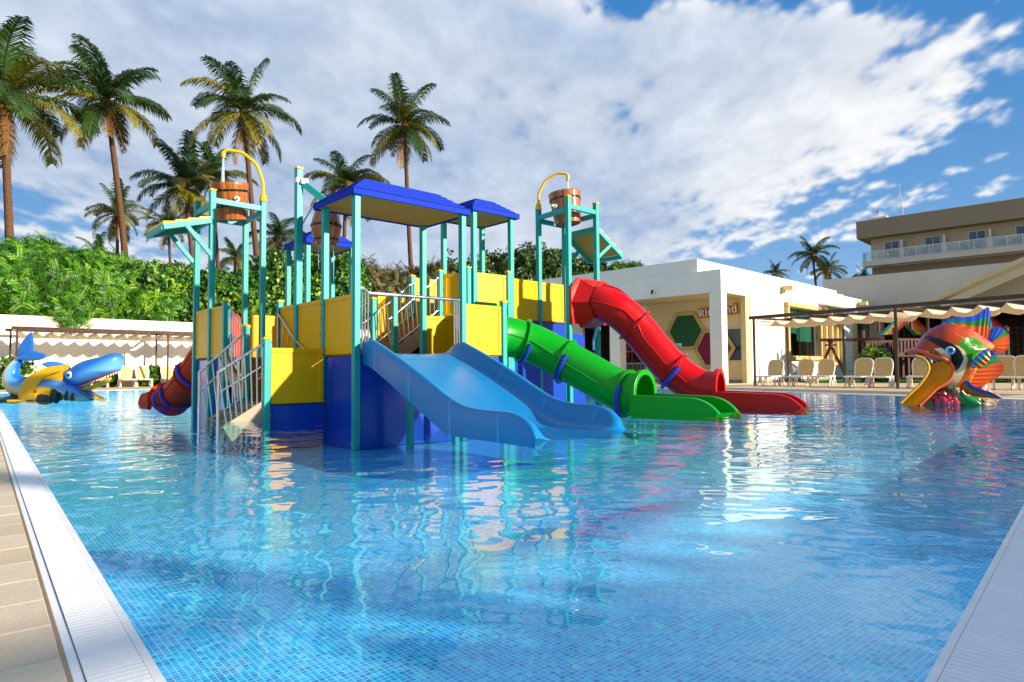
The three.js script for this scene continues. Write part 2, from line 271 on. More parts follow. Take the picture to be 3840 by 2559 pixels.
// ---------- water play structure (frame: x along its front to the right, z towards the viewer's right) ----------
const SO = [-2.2836, 0, -9.584], ST = 42 * D2R;
const play = thing('water_play_structure', 'large multicoloured water play tower with teal posts and yellow guard panels standing in the pool', 'play structure', SO, ST);
const P = (a, b, h) => v3(b, h, -a);
const SW = (a, b, h = 0) => { const p = P(a, b, h).applyAxisAngle(v3(0, 1, 0), ST); return [p.x + SO[0], p.y, p.z + SO[2]]; };
const subgroup = (name, parent) => { const g = new THREE.Group(); g.name = name; parent.add(g); return g; };
{
  const Z0 = -0.45;
  const post = (a, b, h, w = 0.1, cap = true) => { const m = mesh('post', rbox(w, h - Z0, w, b, (h + Z0) / 2, -a, 0.012), M.teal, play); if (cap) mesh('post_cap', [rbox(w + 0.016, 0.03, w + 0.016, b, h + 0.014, -a, 0.008), new THREE.ConeGeometry(w * 0.72, 0.03, 4).rotateY(Math.PI / 4).translate(b, h + 0.04, -a)], M.cap, m); return m; };
  // canopy posts
  for (const [a, b, h] of [[0, 0, 3.31], [0, 1.97, 3.31], [1.06, 0.03, 3.31], [1.16, 1.97, 3.31], [3.95, 1.06, 3.31], [4.85, 1.04, 3.31], [3.85, 2.0, 3.31], [4.75, 2.0, 3.31], [1.38, 3.32, 3.85], [1.4, 4.32, 3.85], [2.42, 3.35, 3.85], [2.46, 4.42, 3.85]]) post(a, b, h, 0.1, false);
  // newels and short posts with yellow caps
  for (const [a, b, h] of [[0, 2.87, 1.88], [0.93, -0.95, 1.17], [1.9, -0.9, 1.4], [2.9, -0.88, 1.9], [2.75, 0, 1.93], [2.7, 1.85, 2.1], [1.85, 1.8, 2.1], [2.78, 2.8, 2.64], [1.86, 2.85, 2.64], [1.42, 3.2, 2.69], [1.36, 4.2, 2.69]]) post(a, b, h);
  // tower posts
  for (const [a, b, h] of [[3.6, -0.9, 3.95], [4.57, -0.87, 3.95], [4.6, 0.05, 3.75], [0.5, 5.1, 4.25], [0.52, 6.0, 4.25], [1.5, 6.05, 4.05]]) post(a, b, h, 0.1);
  post(3.65, 0.03, 3.92, 0.1, false); post(1.49, 5.22, 4.2, 0.1, false); post(2.0, 0, 4.15, 0.115);
  // beams of the two bucket towers and the tipping arm
  const beam = (p, q, w = 0.075, h = 0.1) => mesh('beam', bar(P(...p), P(...q), w, h), M.teal, play);
  beam([3.6, -0.9, 3.78], [3.65, 0.03, 3.78]); beam([4.57, -0.87, 3.72], [3.6, -0.9, 3.72]); beam([3.65, 0.03, 3.72], [4.6, 0.05, 3.72]); beam([4.57, -0.87, 3.66], [4.6, 0.05, 3.66]);
  beam([0.5, 5.1, 4.06], [0.52, 6.0, 4.06]); beam([1.49, 5.22, 4.0], [0.5, 5.1, 4.0]); beam([0.52, 6.0, 4.0], [1.5, 6.05, 4.0]); beam([1.49, 5.22, 3.94], [1.5, 6.05, 3.94]);
  beam([2.0, 0.03, 3.95], [1.62, 0.33, 3.56], 0.1, 0.11);
  mesh('arm_collar', [rbox(0.135, 0.09, 0.135, 0, 3.95, -2.0, 0.01), rbox(0.12, 0.1, 0.1, 0.06, 3.93, -1.93, 0.01)], M.plastic, play);
  mesh('arm_stay', rod(P(2.0, 0.03, 3.15), P(1.75, 0.24, 3.68), 0.016), M.steel, play);
  // base walls with thin joints
  const wall = (a0, b0, a1, b1, h0, h1) => mesh('base_wall', rbox(b1 - b0, h1 - h0, a1 - a0, (b0 + b1) / 2, (h0 + h1) / 2, -(a0 + a1) / 2, 0.01), M.blueWall, play);
  wall(0.02, 0.02, 0.94, 1.94, Z0, 0.92); wall(0.945, 0.02, 2.0, 1.94, Z0, 0.92); wall(2.005, 0.02, 4.58, 1.94, Z0, 0.92); wall(2.92, -0.86, 4.58, 0.015, Z0, 0.92);
  wall(0.02, 1.945, 1.4, 2.84, Z0, 0.92); wall(0.95, -0.93, 1.9, 0.012, Z0, 0.2);
  wall(1.405, 2.86, 2.8, 4.28, Z0, 1.72); wall(1.44, 4.285, 2.8, 5.2, Z0, 1.72); wall(1.46, 5.205, 2.8, 6.06, Z0, 1.72); wall(1.44, 6.065, 2.8, 6.62, Z0, 1.5); wall(1.42, 1.945, 2.8, 2.85, Z0, 0.92);
  // decks
  const deck = (a0, b0, a1, b1, h) => mesh('deck', rbox(b1 - b0, 0.03, a1 - a0, (b0 + b1) / 2, h + 0.012, -(a0 + a1) / 2, 0.006), M.step, play);
  deck(0.03, 0.03, 4.57, 1.93, 0.925); deck(2.93, -0.85, 4.57, 0.025, 0.925); deck(0.03, 1.935, 2.79, 2.83, 0.925); deck(0.96, -0.92, 1.89, 0.005, 0.205); deck(1.42, 2.87, 2.79, 6.05, 1.725);
  // yellow guard panels: a sheet with a raised rim and bolts
  const panel = (a0, b0, a1, b1, h0, h1, mat = M.yellow, gap = 0.055) => {
    const p = P(a0, b0, 0), q = P(a1, b1, 0), d = q.clone().sub(p), L = d.length() - 2 * gap, H = h1 - h0, c = p.clone().add(q).multiplyScalar(0.5), t = Math.atan2(-d.z, d.x), r = 0.07;
    const parts = [rbox(L, H, 0.016, 0, 0, 0, 0.004)];
    for (const s of [-1, 1]) { parts.push(rbox(L, r, 0.034, 0, s * (H / 2 - r / 2), 0, 0.009), rbox(r, H - 2 * r, 0.034, s * (L / 2 - r / 2), 0, 0, 0.009)); }
    const place = (g) => g.rotateY(t).translate(c.x, (h0 + h1) / 2, c.z);
    const m = mesh('guard_panel', parts.map(place), mat, play);
    const bolts = []; for (const s of [-1, 1]) for (const k of [-0.4, -0.14, 0.14, 0.4]) bolts.push(place(new THREE.CylinderGeometry(0.011, 0.011, 0.05, 6).rotateX(Math.PI / 2).translate(s * (L / 2 + 0.004), k * H, 0)));
    mesh('bolt', bolts, M.bolt, m).userData.kind = 'stuff'; return m;
  };
  panel(0, 0, 1.06, 0.02, 0.95, 1.84); panel(1.06, 0, 2.0, 0, 0.95, 1.84); panel(2.0, 0, 2.75, 0, 0.95, 1.84);
  panel(2.9, -0.88, 3.6, -0.9, 0.95, 1.84); panel(3.6, -0.9, 4.57, -0.87, 0.95, 1.84);
  panel(4.6, 0.1, 4.6, 1.0, 0.95, 1.84); panel(4.6, 1.05, 4.6, 1.9, 0.95, 1.84); panel(3.9, 0.95, 4.6, 0.95, 0.95, 1.84);
  panel(0.93, -0.95, 0.93, 0.0, 0.22, 1.05, M.yellow, 0.06);
  panel(0, 1.97, 0, 2.87, 0.95, 1.81);
  panel(1.42, 3.2, 1.36, 4.2, 1.74, 2.63); panel(1.4, 4.32, 1.49, 5.22, 1.74, 2.6); panel(1.49, 5.22, 1.5, 6.05, 1.74, 2.6);
  panel(1.42, 3.2, 1.86, 2.87, 1.74, 2.6); panel(2.78, 2.8, 2.8, 4.4, 1.74, 2.63); panel(2.9, 2.0, 2.9, 2.8, 1.2, 2.2); panel(2.8, 6.05, 1.5, 6.08, 1.74, 2.6);
  panel(1.3, 1.97, 1.3, 2.8, 0.95, 1.7);
  // blue hipped canopies made of stepped layers, with tan undersides
  const canopy = (a0, b0, a1, b1, h, steps, inset, rise) => {
    const o = 0.1, x0 = b0 - o, x1 = b1 + o, z0 = -a1 - o, z1 = -a0 + o, cx = (x0 + x1) / 2, cz = (z0 + z1) / 2, w = x1 - x0, d = z1 - z0, g = subgroup('canopy', play);
    const ring = (w0, d0, w1, d1, y0, y1) => { const c = new THREE.CylinderGeometry(Math.SQRT1_2, Math.SQRT1_2, 1, 4, 1).rotateY(Math.PI / 4).toNonIndexed(), p = c.attributes.position; for (let i = 0; i < p.count; i++) { const top = p.getY(i) > 0; p.setXYZ(i, p.getX(i) * (top ? w1 : w0), top ? y1 : y0, p.getZ(i) * (top ? d1 : d0)); } c.computeVertexNormals(); return c.translate(cx, 0, cz); };
    const eave = []; for (const s of [-1, 1]) eave.push(rbox(w, 0.11, 0.03, cx, h + 0.03, cz + s * (d / 2 - 0.015), 0.01), rbox(0.03, 0.11, d - 0.06, cx + s * (w / 2 - 0.015), h + 0.03, cz, 0.01));
    mesh('eave', eave, M.roofBlue, g);
    for (let k = 0; k < steps; k++) { const i0 = k * inset, y = h + 0.06 + k * rise; mesh('roof_layer', [ring(w - 2 * i0, d - 2 * i0, w - 2 * i0, d - 2 * i0, y, y + 0.02), ring(w - 2 * i0, d - 2 * i0, w - 2 * i0 - 2 * inset * 0.95, d - 2 * i0 - 2 * inset * 0.95, y + 0.02, y + rise)], M.roofBlue, g); }
    mesh('soffit', gridGeo(2, 2, (u, v) => { const e = u === 0.5 && v === 0.5 ? 0.05 : 0; return [x0 + 0.03 + u * (w - 0.06), h + 0.0 + e, z0 + 0.03 + v * (d - 0.06)]; }).toNonIndexed(), M.soffit, g);
    return g;
  };
  canopy(0, 0, 1.14, 1.97, 3.31, 6, 0.07, 0.05); canopy(1.38, 3.32, 2.44, 4.37, 3.85, 6, 0.07, 0.05); canopy(3.9, 1.06, 4.8, 2.0, 3.31, 6, 0.068, 0.05);
  // stairs: treads, risers, side stringers
  const flight = (p0, p1, side, n, w) => { // from foot (a,b,h) to top; side = unit (a,b) across
    const g = subgroup('stair_flight', play), [a0, b0, h0] = p0, [a1, b1, h1] = p1;
    for (let k = 0; k < n; k++) { const t0 = k / n, t1 = (k + 1) / n, hh = lerp(h0, h1, t1), am = lerp(a0, a1, (t0 + t1) / 2), bm = lerp(b0, b1, (t0 + t1) / 2), run = Math.hypot(a1 - a0, b1 - b0) / n, alongB = Math.abs(b1 - b0) > Math.abs(a1 - a0), H = (h1 - h0) / n + 0.02;
      mesh('step', rbox(alongB ? run + 0.02 : w, H, alongB ? w : run + 0.02, bm + side[1] * w / 2, hh - H / 2, -(am + side[0] * w / 2), 0.012), M.step, g); }
    for (const s of [-0.02, w + 0.02]) { const A = P(a0 + side[0] * s, b0 + side[1] * s, h0 - 0.06), B = P(a1 + side[0] * s, b1 + side[1] * s, h1 - 0.06); mesh('stringer', bar(A, B, 0.03, 0.26), M.stringer, g); }
    return g;
  };
  flight([0.96, -1.5, -0.12], [0.96, -0.93, 0.22], [1, 0], 3, 0.9);
  flight([1.92, -0.86, 0.22], [2.94, -0.86, 0.93], [0, 1], 5, 0.82);
  flight([1.87, 1.72, 0.94], [1.87, 2.88, 1.74], [1, 0], 5, 0.86);
  // steel railings: two rails with balusters
  const railing = (top, bot, n, r = 0.017, mid) => { // top & bot: polylines of points with the same count
    const g = subgroup('railing', play), curve = (pts) => { const c = new THREE.CurvePath(); for (let i = 1; i < pts.length; i++) c.add(new THREE.LineCurve3(pts[i - 1], pts[i])); return c; };
    const seg = (pts, rr) => pts.slice(1).map((q, i) => [rod(pts[i], q, rr, 8), ball(rr, q.x, q.y, q.z, 8, 6)]);
    mesh('handrail', seg(top, r), M.steel, g); mesh('lower_rail', seg(bot, r * 0.8), M.steel, g);
    const ct = curve(top), cb = curve(bot);
    for (let k = 0; k <= n; k++) mesh('baluster', rod(cb.getPoint(k / n), ct.getPoint(k / n), r * 0.62, 8), M.steel, g);
    if (mid) mesh('middle_rail', rod(mid[0], mid[1], r * 0.7, 8), M.steel, g);
    return g;
  };
  for (const [a, bf, bt, ht, hb] of [[0.95, -1.62, -1.0, 1.1, 0.25], [1.86, -1.6, -0.95, 1.3, 0.28]]) {
    const g = railing([P(a, bf, 0.7), P(a, bt, ht)], [P(a, bf + 0.12, -0.05), P(a, bt, hb)], 7, 0.02, [P(a, bf, 0.4), P(a, bt, ht - 0.32)]);
    mesh('rail_leg', [rod(P(a, bf, Z0), P(a, bf, 0.7), 0.02), ball(0.02, bf, 0.7, -a)], M.steel, g);
  }
  railing([P(1.95, -0.86, 1.3), P(2.88, -0.84, 1.83)], [P(1.95, -0.86, 0.5), P(2.88, -0.84, 1.0)], 8, 0.018);
  railing([P(1.5, -0.04, 1.0), P(2.0, -0.04, 1.22), P(2.7, -0.06, 1.72)], [P(1.98, -0.04, 0.45), P(2.0, -0.04, 0.5), P(2.7, -0.06, 1.0)], 5, 0.018);
  for (const a of [1.85, 2.72]) railing([P(a, 1.62, 1.62), P(a, 1.74, 1.68), P(a, 2.8, 2.52)], [P(a, 1.74, 1.12), P(a, 1.75, 1.12), P(a, 2.8, 1.88)], 11, 0.016);
  // low steel barrier at the top of the wide slide
  { const g = subgroup('railing', play); mesh('handrail', [rod(P(0.0, 0.2, 1.86), P(0.0, 1.9, 1.86), 0.026, 10), pipe([P(0.0, 0.06, 1.93), P(0, 0.12, 1.92), P(0, 0.2, 1.86)], 0.024)], M.steel, g); for (const b of [0.1, 0.15, 0.2, 1.8, 1.85, 1.9]) mesh('baluster', rod(P(0, b, 1.1), P(0, b, 1.86), 0.014, 8), M.steel, g); mesh('lower_rail', pipe([P(0, 0.2, 1.2), P(-0.02, 0.1, 1.18), P(-0.03, 0.08, 1.02)], 0.016), M.steel, g); }
  // sloped yellow shade roofs on the sides of the bucket towers
  const shade = (i0, i1, o1, o0, s) => { // inner near, inner far, outer far, outer near
    const g = subgroup('shade_roof', play), up = v3(0, 0.03, 0), q = [i0, i1, o1, o0].map((p) => P(...p));
    const n = 4; for (let k = 0; k < n; k++) { const A = q[0].clone().lerp(q[3], k / n), B = q[1].clone().lerp(q[2], k / n), C = q[1].clone().lerp(q[2], (k + 1) / n), D = q[0].clone().lerp(q[3], (k + 1) / n); const lift = v3(0, 0.075, 0), top = [A, B, C, D].map((p, j) => p.clone().add(lift).add(v3(0, j < 2 ? 0.0 : 0.03, 0)));
      const ge = new THREE.BufferGeometry(), bot = [A, B, C, D].map((p) => p.clone().add(v3(0, 0.055, 0))), all = [...top, ...bot], f = [[0, 1, 2, 3], [7, 6, 5, 4], [0, 4, 5, 1], [1, 5, 6, 2], [2, 6, 7, 3], [3, 7, 4, 0]], pos = []; for (const r of f) for (const i of [0, 1, 2, 0, 2, 3]) pos.push(...all[r[i]].toArray()); ge.setAttribute('position', new THREE.Float32BufferAttribute(pos, 3)); ge.computeVertexNormals(); mesh('roof_sheet', ge, M.cap, g); }
    for (let k = 0; k < 3; k++) { const A = q[0].clone().lerp(q[3], k / 3 + 0.01), B = q[1].clone().lerp(q[2], k / 3 + 0.01), C = q[1].clone().lerp(q[2], (k + 1) / 3 - 0.01), D = q[0].clone().lerp(q[3], (k + 1) / 3 - 0.01); mesh('soffit_board', gridGeo(1, 1, (u, v) => A.clone().lerp(B, u).lerp(D.clone().lerp(C, u), v).add(v3(0, 0.05, 0)).toArray()), M.soffit, g); }
    for (const [p, r] of [[q[0], q[3]], [q[1], q[2]], [q[3], q[2]], [q[0], q[1]]]) mesh('roof_beam', bar(p, r, 0.06, 0.09), M.teal, g);
    for (const [p, r] of [[q[0], q[3]], [q[1], q[2]]]) { const m = p.clone().lerp(r, 0.55), w = p.clone().add(v3(0, -0.62, 0)); mesh('brace', bar(w, m, 0.055, 0.075), M.teal, g); }
    return g;
  };
  shade([3.55, -0.93, 3.4], [4.57, -0.93, 3.4], [4.52, -1.72, 3.17], [3.52, -1.72, 3.17]);
  shade([0.55, 6.06, 3.72], [1.5, 6.1, 3.72], [1.45, 6.85, 3.2], [0.5, 6.85, 3.2]);
  // yellow filling pipes
  mesh('water_pipe', [pipe([P(3.65, 0.03, 4.02), P(3.66, 0.02, 4.3), P(3.72, -0.08, 4.62), P(3.83, -0.3, 4.83), P(3.95, -0.55, 4.86), P(3.98, -0.6, 4.8)], 0.03, 40), rod(P(3.65, 0.03, 3.92), P(3.65, 0.03, 4.02), 0.075, 12, 0.06), ball(0.06, 0.03, 4.02, -3.65), rod(P(3.98, -0.6, 4.82), P(3.98, -0.6, 4.72), 0.04)], M.cap, play);
  mesh('water_pipe', [pipe([P(1.49, 5.22, 4.28), P(1.47, 5.23, 4.55), P(1.35, 5.32, 4.82), P(1.15, 5.48, 4.96), P(1.0, 5.6, 4.94), P(0.98, 5.62, 4.88)], 0.028, 40), rod(P(1.49, 5.22, 4.18), P(1.49, 5.22, 4.28), 0.072, 12, 0.06), ball(0.06, 5.22, 4.28, -1.49), rod(P(0.98, 5.62, 4.92), P(0.98, 5.62, 4.8), 0.038)], M.cap, play);
  // falling water under the pipes and the barrel
  const wm = new THREE.MeshPhysicalMaterial({ color: '#eef6fa', roughness: 0.25, transmission: 0.75, thickness: 0, ior: 1.33 });
  for (const [a, b, h0, h1, r] of [[3.98, -0.6, 4.72, 4.18, 0.028], [0.98, 5.62, 4.8, 4.45, 0.024]]) mesh('water_jet', [rod(P(a, b, h1), P(a, b, h0), r * 1.25, 8, r * 0.7), rod(P(a + 0.03, b - 0.02, h1), P(a, b, h0), r * 0.6, 6, r * 0.4)], wm, play);
  const dr = rng(4), drip = []; for (let k = 0; k < 7; k++) { const t = k / 7 * 6.28, x = 0.32 + 0.13 * Math.cos(t), z = -1.62 + 0.13 * Math.sin(t); drip.push(rod(v3(x, 2.85, z), v3(x + 0.01, 2.5 - 0.3 * dr(), z), 0.006, 5, 0.004)); } mesh('water_jet', drip, wm, play);
}
// ---------- buckets and barrel ----------
function staved(g, prof, n, hoops, mat) { // prof: [r, y] pairs; n staves, each its own piece
  const curve = new THREE.SplineCurve(prof.map((p) => new THREE.Vector2(...p)));
  const K = 10, pts = curve.getPoints(K), T = 0.022, w = 2 * Math.PI / n * 0.94;
  const variants = [0, 1, 2].map((o) => { const geo = gridGeo(3, K * 2 + 1, (u, v, i, j) => { const outer = j <= K, q = pts[outer ? j : 2 * K + 1 - j], t = (u - 0.5) * w, r = q.x - (outer ? 0 : T) + (outer && (i === 0 || i === 3) ? -0.004 : 0); return [r * Math.sin(t), q.y, r * Math.cos(t)]; }); const uv = geo.attributes.uv; for (let i = 0; i < uv.count; i++) uv.setXY(i, uv.getX(i) * 0.18 + o * 0.37, uv.getY(i) * 0.5 + o * 0.21); return geo; });
  for (let k = 0; k < n; k++) { const m = share('stave', variants[k % 3], mat[k % mat.length], g); m.rotation.y = k / n * 2 * Math.PI; }
  for (const y of hoops) { const r = pts.reduce((a, p) => Math.abs(p.y - y) < Math.abs(a.y - y) ? p : a).x; mesh('hoop', new THREE.CylinderGeometry(r + 0.009, r + 0.009, 0.034, 36, 1, true), M.hoop, g).position.y = y; const rv = []; for (let k = 0; k < 18; k++) rv.push(ball(0.008, (r + 0.009) * Math.sin(k * 0.349), y, (r + 0.009) * Math.cos(k * 0.349), 6, 4)); mesh('hoop_rivet', rv, M.steel, g).userData.kind = 'stuff'; }
}
const staveMats = ['#ffffff', '#f0dccb', '#fff0dc', '#dcbea6'].map((c) => std(c, { map: rep(woodTex, 1, 1), roughness: 0.3, clearcoat: 0.5, clearcoatRoughness: 0.2 }));
function tub(label, a, b, h, tilt, twist) {
  const g = thing('tipping_bucket', label, 'bucket', SW(a, b, h), twist);
  const inner = subgroup('tub', g); inner.rotation.set(tilt[0], 0, tilt[1]);
  staved(inner, [[0.272, -0.34], [0.3, -0.1], [0.325, 0.12], [0.35, 0.34]], 18, [0.19, -0.1], staveMats);
  mesh('bottom', new THREE.CylinderGeometry(0.255, 0.255, 0.03, 32).translate(0, -0.315, 0), std('#c99d62', { map: rep(woodTex, 2), roughness: 0.6 }), inner);
  mesh('pivot', [new THREE.CylinderGeometry(0.05, 0.05, 0.05, 14).rotateX(Math.PI / 2).translate(0, 0.03, 0.33), new THREE.CylinderGeometry(0.05, 0.05, 0.05, 14).rotateX(Math.PI / 2).translate(0, 0.03, -0.33), new THREE.CylinderGeometry(0.02, 0.02, 0.9, 10).rotateX(Math.PI / 2).translate(0, 0.03, 0)], M.plastic, inner);
  return g;
}
tub('wooden tipping bucket with dark hoops hanging high on the left tower above the yellow shade', 4.08, -0.42, 3.92, [0.1, 0.14], ST);
tub('wooden tipping bucket under a yellow pipe on the right tower behind the red slide', 1.0, 5.58, 4.17, [-0.06, -0.1], ST + Math.PI / 2);
{
  const g = thing('wooden_barrel', 'bulging wooden barrel hanging from a teal arm beside the blue canopy', 'barrel', SW(1.62, 0.32, 3.13), ST);
  staved(g, [[0.16, -0.31], [0.215, -0.18], [0.25, 0], [0.215, 0.18], [0.165, 0.3]], 14, [-0.22, 0.02, 0.25], staveMats);
  mesh('lid', [new THREE.CylinderGeometry(0.15, 0.15, 0.03, 24).translate(0, 0.29, 0), new THREE.CylinderGeometry(0.05, 0.07, 0.14, 14).translate(0, 0.37, 0)], M.hoop, g); mesh('bottom', new THREE.CylinderGeometry(0.145, 0.145, 0.03, 24).translate(0, -0.3, 0), M.woodDark, g);
}

// ---------- slides ----------
{ // wide open slide in three lanes' width
  const g = thing('wide_slide', 'wide open blue slide with rolled side walls running from the front platform into the water', 'slide', SO, ST);
  const floorH = (s) => s < 0.12 ? 0.97 : s < 2.35 ? lerp(0.97, 0.15, (s - 0.12) / 2.23) + 0.03 * Math.sin((s - 0.12) / 2.23 * Math.PI) * (s < 0.6 ? 1 : 1) : 0.15 - 0.17 * (1 - Math.pow(1 - clamp((s - 2.35) / 0.8), 2.1));
  const sm = (s) => { let t = 0; for (let k = -4; k <= 4; k++) t += floorH(s + k * 0.045); return t / 9; };
  const L = (s) => 0.1 - 0.33 * s / 4, R = (s) => 1.86 - 0.44 * s / 4;
  const END = 4.0, rail = (s, E = END) => { const e = clamp((s - (E - 0.62)) / 0.62), st = clamp(s / 0.3), lo = 0.235 + 0.05 * ss(2.2, 3.2, s); return lo * Math.sqrt(Math.max(0, 1 - Math.pow(e, 2.6))) * (0.55 + 0.45 * Math.sqrt(st)); };
  const sect = (s) => { // profile from outer left to outer right: [b, h]
    const f = sm(s), l = L(s), q = R(s), out = f - 0.17 - 0.05 * ss(0.3, 1.5, s), w = 0.085, e = 0.16;
    const edge = (r) => { const top = f + r; return [[l, Math.max(out, -0.07)], [l - 0.006, lerp(out, top, 0.6)], [l, top - 0.03], [l + 0.02, top - 0.006], [l + 0.05, top], [l + w, top - 0.012], [l + w + 0.035, lerp(f, top, 0.7)], [l + w + 0.08, lerp(f, top, 0.32)], [l + w + e, f + 0.012], [l + w + e + 0.1, f]]; };
    const left = edge(rail(s)), right = edge(rail(s, END - 0.22)).map(([b, h]) => [q - (b - l), h]).reverse();
    return [...left, [lerp(l, q, 0.4), f - 0.012], [lerp(l, q, 0.6), f - 0.012], ...right];
  };
  const cuts = [-0.06, 0.42, 1.42, 2.42, 3.38, END];
  for (let k = 0; k < 5; k++) {
    const s0 = cuts[k] + 0.006, s1 = cuts[k + 1] - 0.006, n = Math.ceil((s1 - s0) / 0.04), ge = gridGeo(21, n, (u, v) => { const s = lerp(s0, s1, v), q = sect(s)[Math.round(u * 21)]; return [q[0], q[1], s]; });
    const sec = mesh('slide_section', [ge], M.slideBlue, g); sec.geometry = boxUV(ge);
    if (k < 4) { const lip = gridGeo(21, 1, (u, v) => { const s = cuts[k + 1] - 0.012 + v * 0.024, q = sect(s)[Math.round(u * 21)]; return [q[0], q[1] - 0.004, s]; }); mesh('joint', lip, std('#3fa0dc', { roughness: 0.3, side: THREE.DoubleSide }), sec); }
  }
  mesh('leg', rbox(0.09, 0.95, 0.09, 0.66, 0.0, 0.42, 0.01), M.teal, g); mesh('leg', rbox(0.09, 0.95, 0.09, 1.5, 0.0, 0.42, 0.01), M.teal, g);
}
function subCurve(c, t0, t1, n = 24) { return new THREE.CatmullRomCurve3(Array.from({ length: n + 1 }, (_, i) => c.getPoint(lerp(t0, t1, i / n)))); }
function tubeSlide(name, label, cpts, r, mat, cuts, opt) {
  const g = thing(name, label, 'slide', SO, ST), curve = new THREE.CatmullRomCurve3(cpts.map((p) => P(...p)), false, 'centripetal');
  for (let k = 0; k + 1 < cuts.length; k++) {
    const c = subCurve(curve, cuts[k], cuts[k + 1]);
    const sec = mesh('tube_section', [new THREE.TubeGeometry(c, 30, r, 36)], mat, g); sec.geometry = boxUV(new THREE.TubeGeometry(c, 30, r, 36));
  }
  const ringAt = (t, rr, w, m, nm, arc = 2 * Math.PI, start = 0) => { const p = curve.getPoint(t), d = curve.getTangent(t); const c = new THREE.RingGeometry(r - 0.012, rr, 44, 1, start, arc), h = []; for (const s of [-1, 1]) h.push(c.clone().translate(0, 0, s * w / 2)); const o = new THREE.CylinderGeometry(rr, rr, w, 44, 1, true, Math.PI / 2 - start - arc, arc).rotateX(Math.PI / 2); h.push(o); return mesh(nm, h.map((q) => { q = q.index ? q.toNonIndexed() : q; let x = v3(0, 1, 0).cross(d).normalize(), y = d.clone().cross(x); return q.applyMatrix4(new THREE.Matrix4().makeBasis(x, y, d)).translate(p.x, p.y, p.z); }), m, g); };
  for (const t of cuts.slice(1, -1)) { const f = ringAt(t, r + 0.055, 0.045, mat, 'flange'); const b = []; const p = curve.getPoint(t), d = curve.getTangent(t), x = v3(0, 1, 0).cross(d).normalize(), y = d.clone().cross(x); for (let k = 0; k < 16; k++) { const a = k / 16 * 6.283 + 0.2; const q = p.clone().addScaledVector(x, Math.cos(a) * (r + 0.03)).addScaledVector(y, Math.sin(a) * (r + 0.03)).addScaledVector(d, 0.026); b.push(ball(0.011, q.x, q.y, q.z, 6, 4)); } mesh('bolt', b, M.bolt, f).userData.kind = 'stuff'; }
  for (const [t, a0, a1] of opt.bands) { const p = curve.getPoint(t), d = curve.getTangent(t), x = v3(0, 1, 0).cross(d).normalize(), y = d.clone().cross(x), pts = []; for (let k = 0; k <= 20; k++) { const a = lerp(a0, a1, k / 20) * D2R; pts.push(p.clone().addScaledVector(x, Math.cos(a) * (r + 0.045)).addScaledVector(y, Math.sin(a) * (r + 0.045))); } mesh('support_band', new THREE.TubeGeometry(new THREE.CatmullRomCurve3(pts), 30, 0.045, 8), M.bandBlue, g); }
  // side seams: a ridge along both sides where the half shells meet
  for (const s of [-1, 1]) { const pts = []; for (let k = 0; k <= 40; k++) { const t = lerp(cuts[0], cuts.at(-1), k / 40), p = curve.getPoint(t), d = curve.getTangent(t), x = v3(0, 1, 0).cross(d).normalize(); pts.push(p.addScaledVector(x, s * (r + 0.004))); } mesh('seam', new THREE.TubeGeometry(new THREE.CatmullRomCurve3(pts), 80, 0.016, 6), mat, g); }
  // arched mouth and open trough
  const e = curve.getPoint(cuts.at(-1)), d = curve.getTangent(1); d.y = 0; d.normalize(); const side = v3(0, 1, 0).cross(d).normalize(), basis = new THREE.Matrix4().makeBasis(side, v3(0, 1, 0), d);
  const put = (q) => q.applyMatrix4(basis).translate(e.x, 0, e.z), base = opt.base, w = r;
  const arch = new THREE.Shape(); arch.moveTo(-w - 0.055, base - 0.1); arch.lineTo(-w - 0.055, e.y); arch.absarc(0, e.y, w + 0.055, Math.PI, 0, true); arch.lineTo(w + 0.055, base - 0.1); arch.lineTo(w - 0.02, base - 0.1); arch.lineTo(w - 0.02, e.y); arch.absarc(0, e.y, w - 0.02, 0, Math.PI, false); arch.lineTo(-w + 0.02, base - 0.1);
  mesh('mouth_arch', put(new THREE.ExtrudeGeometry(arch, { depth: 0.07, bevelEnabled: true, bevelSize: 0.01, bevelThickness: 0.01, bevelSegments: 2, curveSegments: 24 })), mat, g);
  const len = opt.trough, top = opt.top;
  for (const s of [-1, 1]) {
    const sh = new THREE.Shape(); sh.moveTo(0, -0.13); sh.lineTo(0, top); sh.lineTo(len - 0.62, top - 0.03); sh.bezierCurveTo(len - 0.3, top - 0.03, len - 0.16, top * 0.45, len, -0.1); sh.lineTo(len, -0.13);
    const q = new THREE.ExtrudeGeometry(sh, { depth: 0.06, bevelEnabled: true, bevelSize: 0.018, bevelThickness: 0.018, bevelSegments: 3, curveSegments: 16 }).rotateY(-Math.PI / 2).translate(s * (w + 0.02) + 0.03, 0, 0.03);
    mesh('trough_wall', put(q), mat, g);
  }
  mesh('trough_floor', put(box(2 * w, 0.05, len - 0.2, 0, -0.06, len / 2)), mat, g);
  const joint = [box(0.075, top + 0.12, 0.03, -(w + 0.02), (top - 0.12) / 2, 0.14), box(0.075, top + 0.12, 0.03, w + 0.02, (top - 0.12) / 2, 0.14)]; mesh('trough_joint', joint.map(put), mat, g);
  return { g, curve };
}
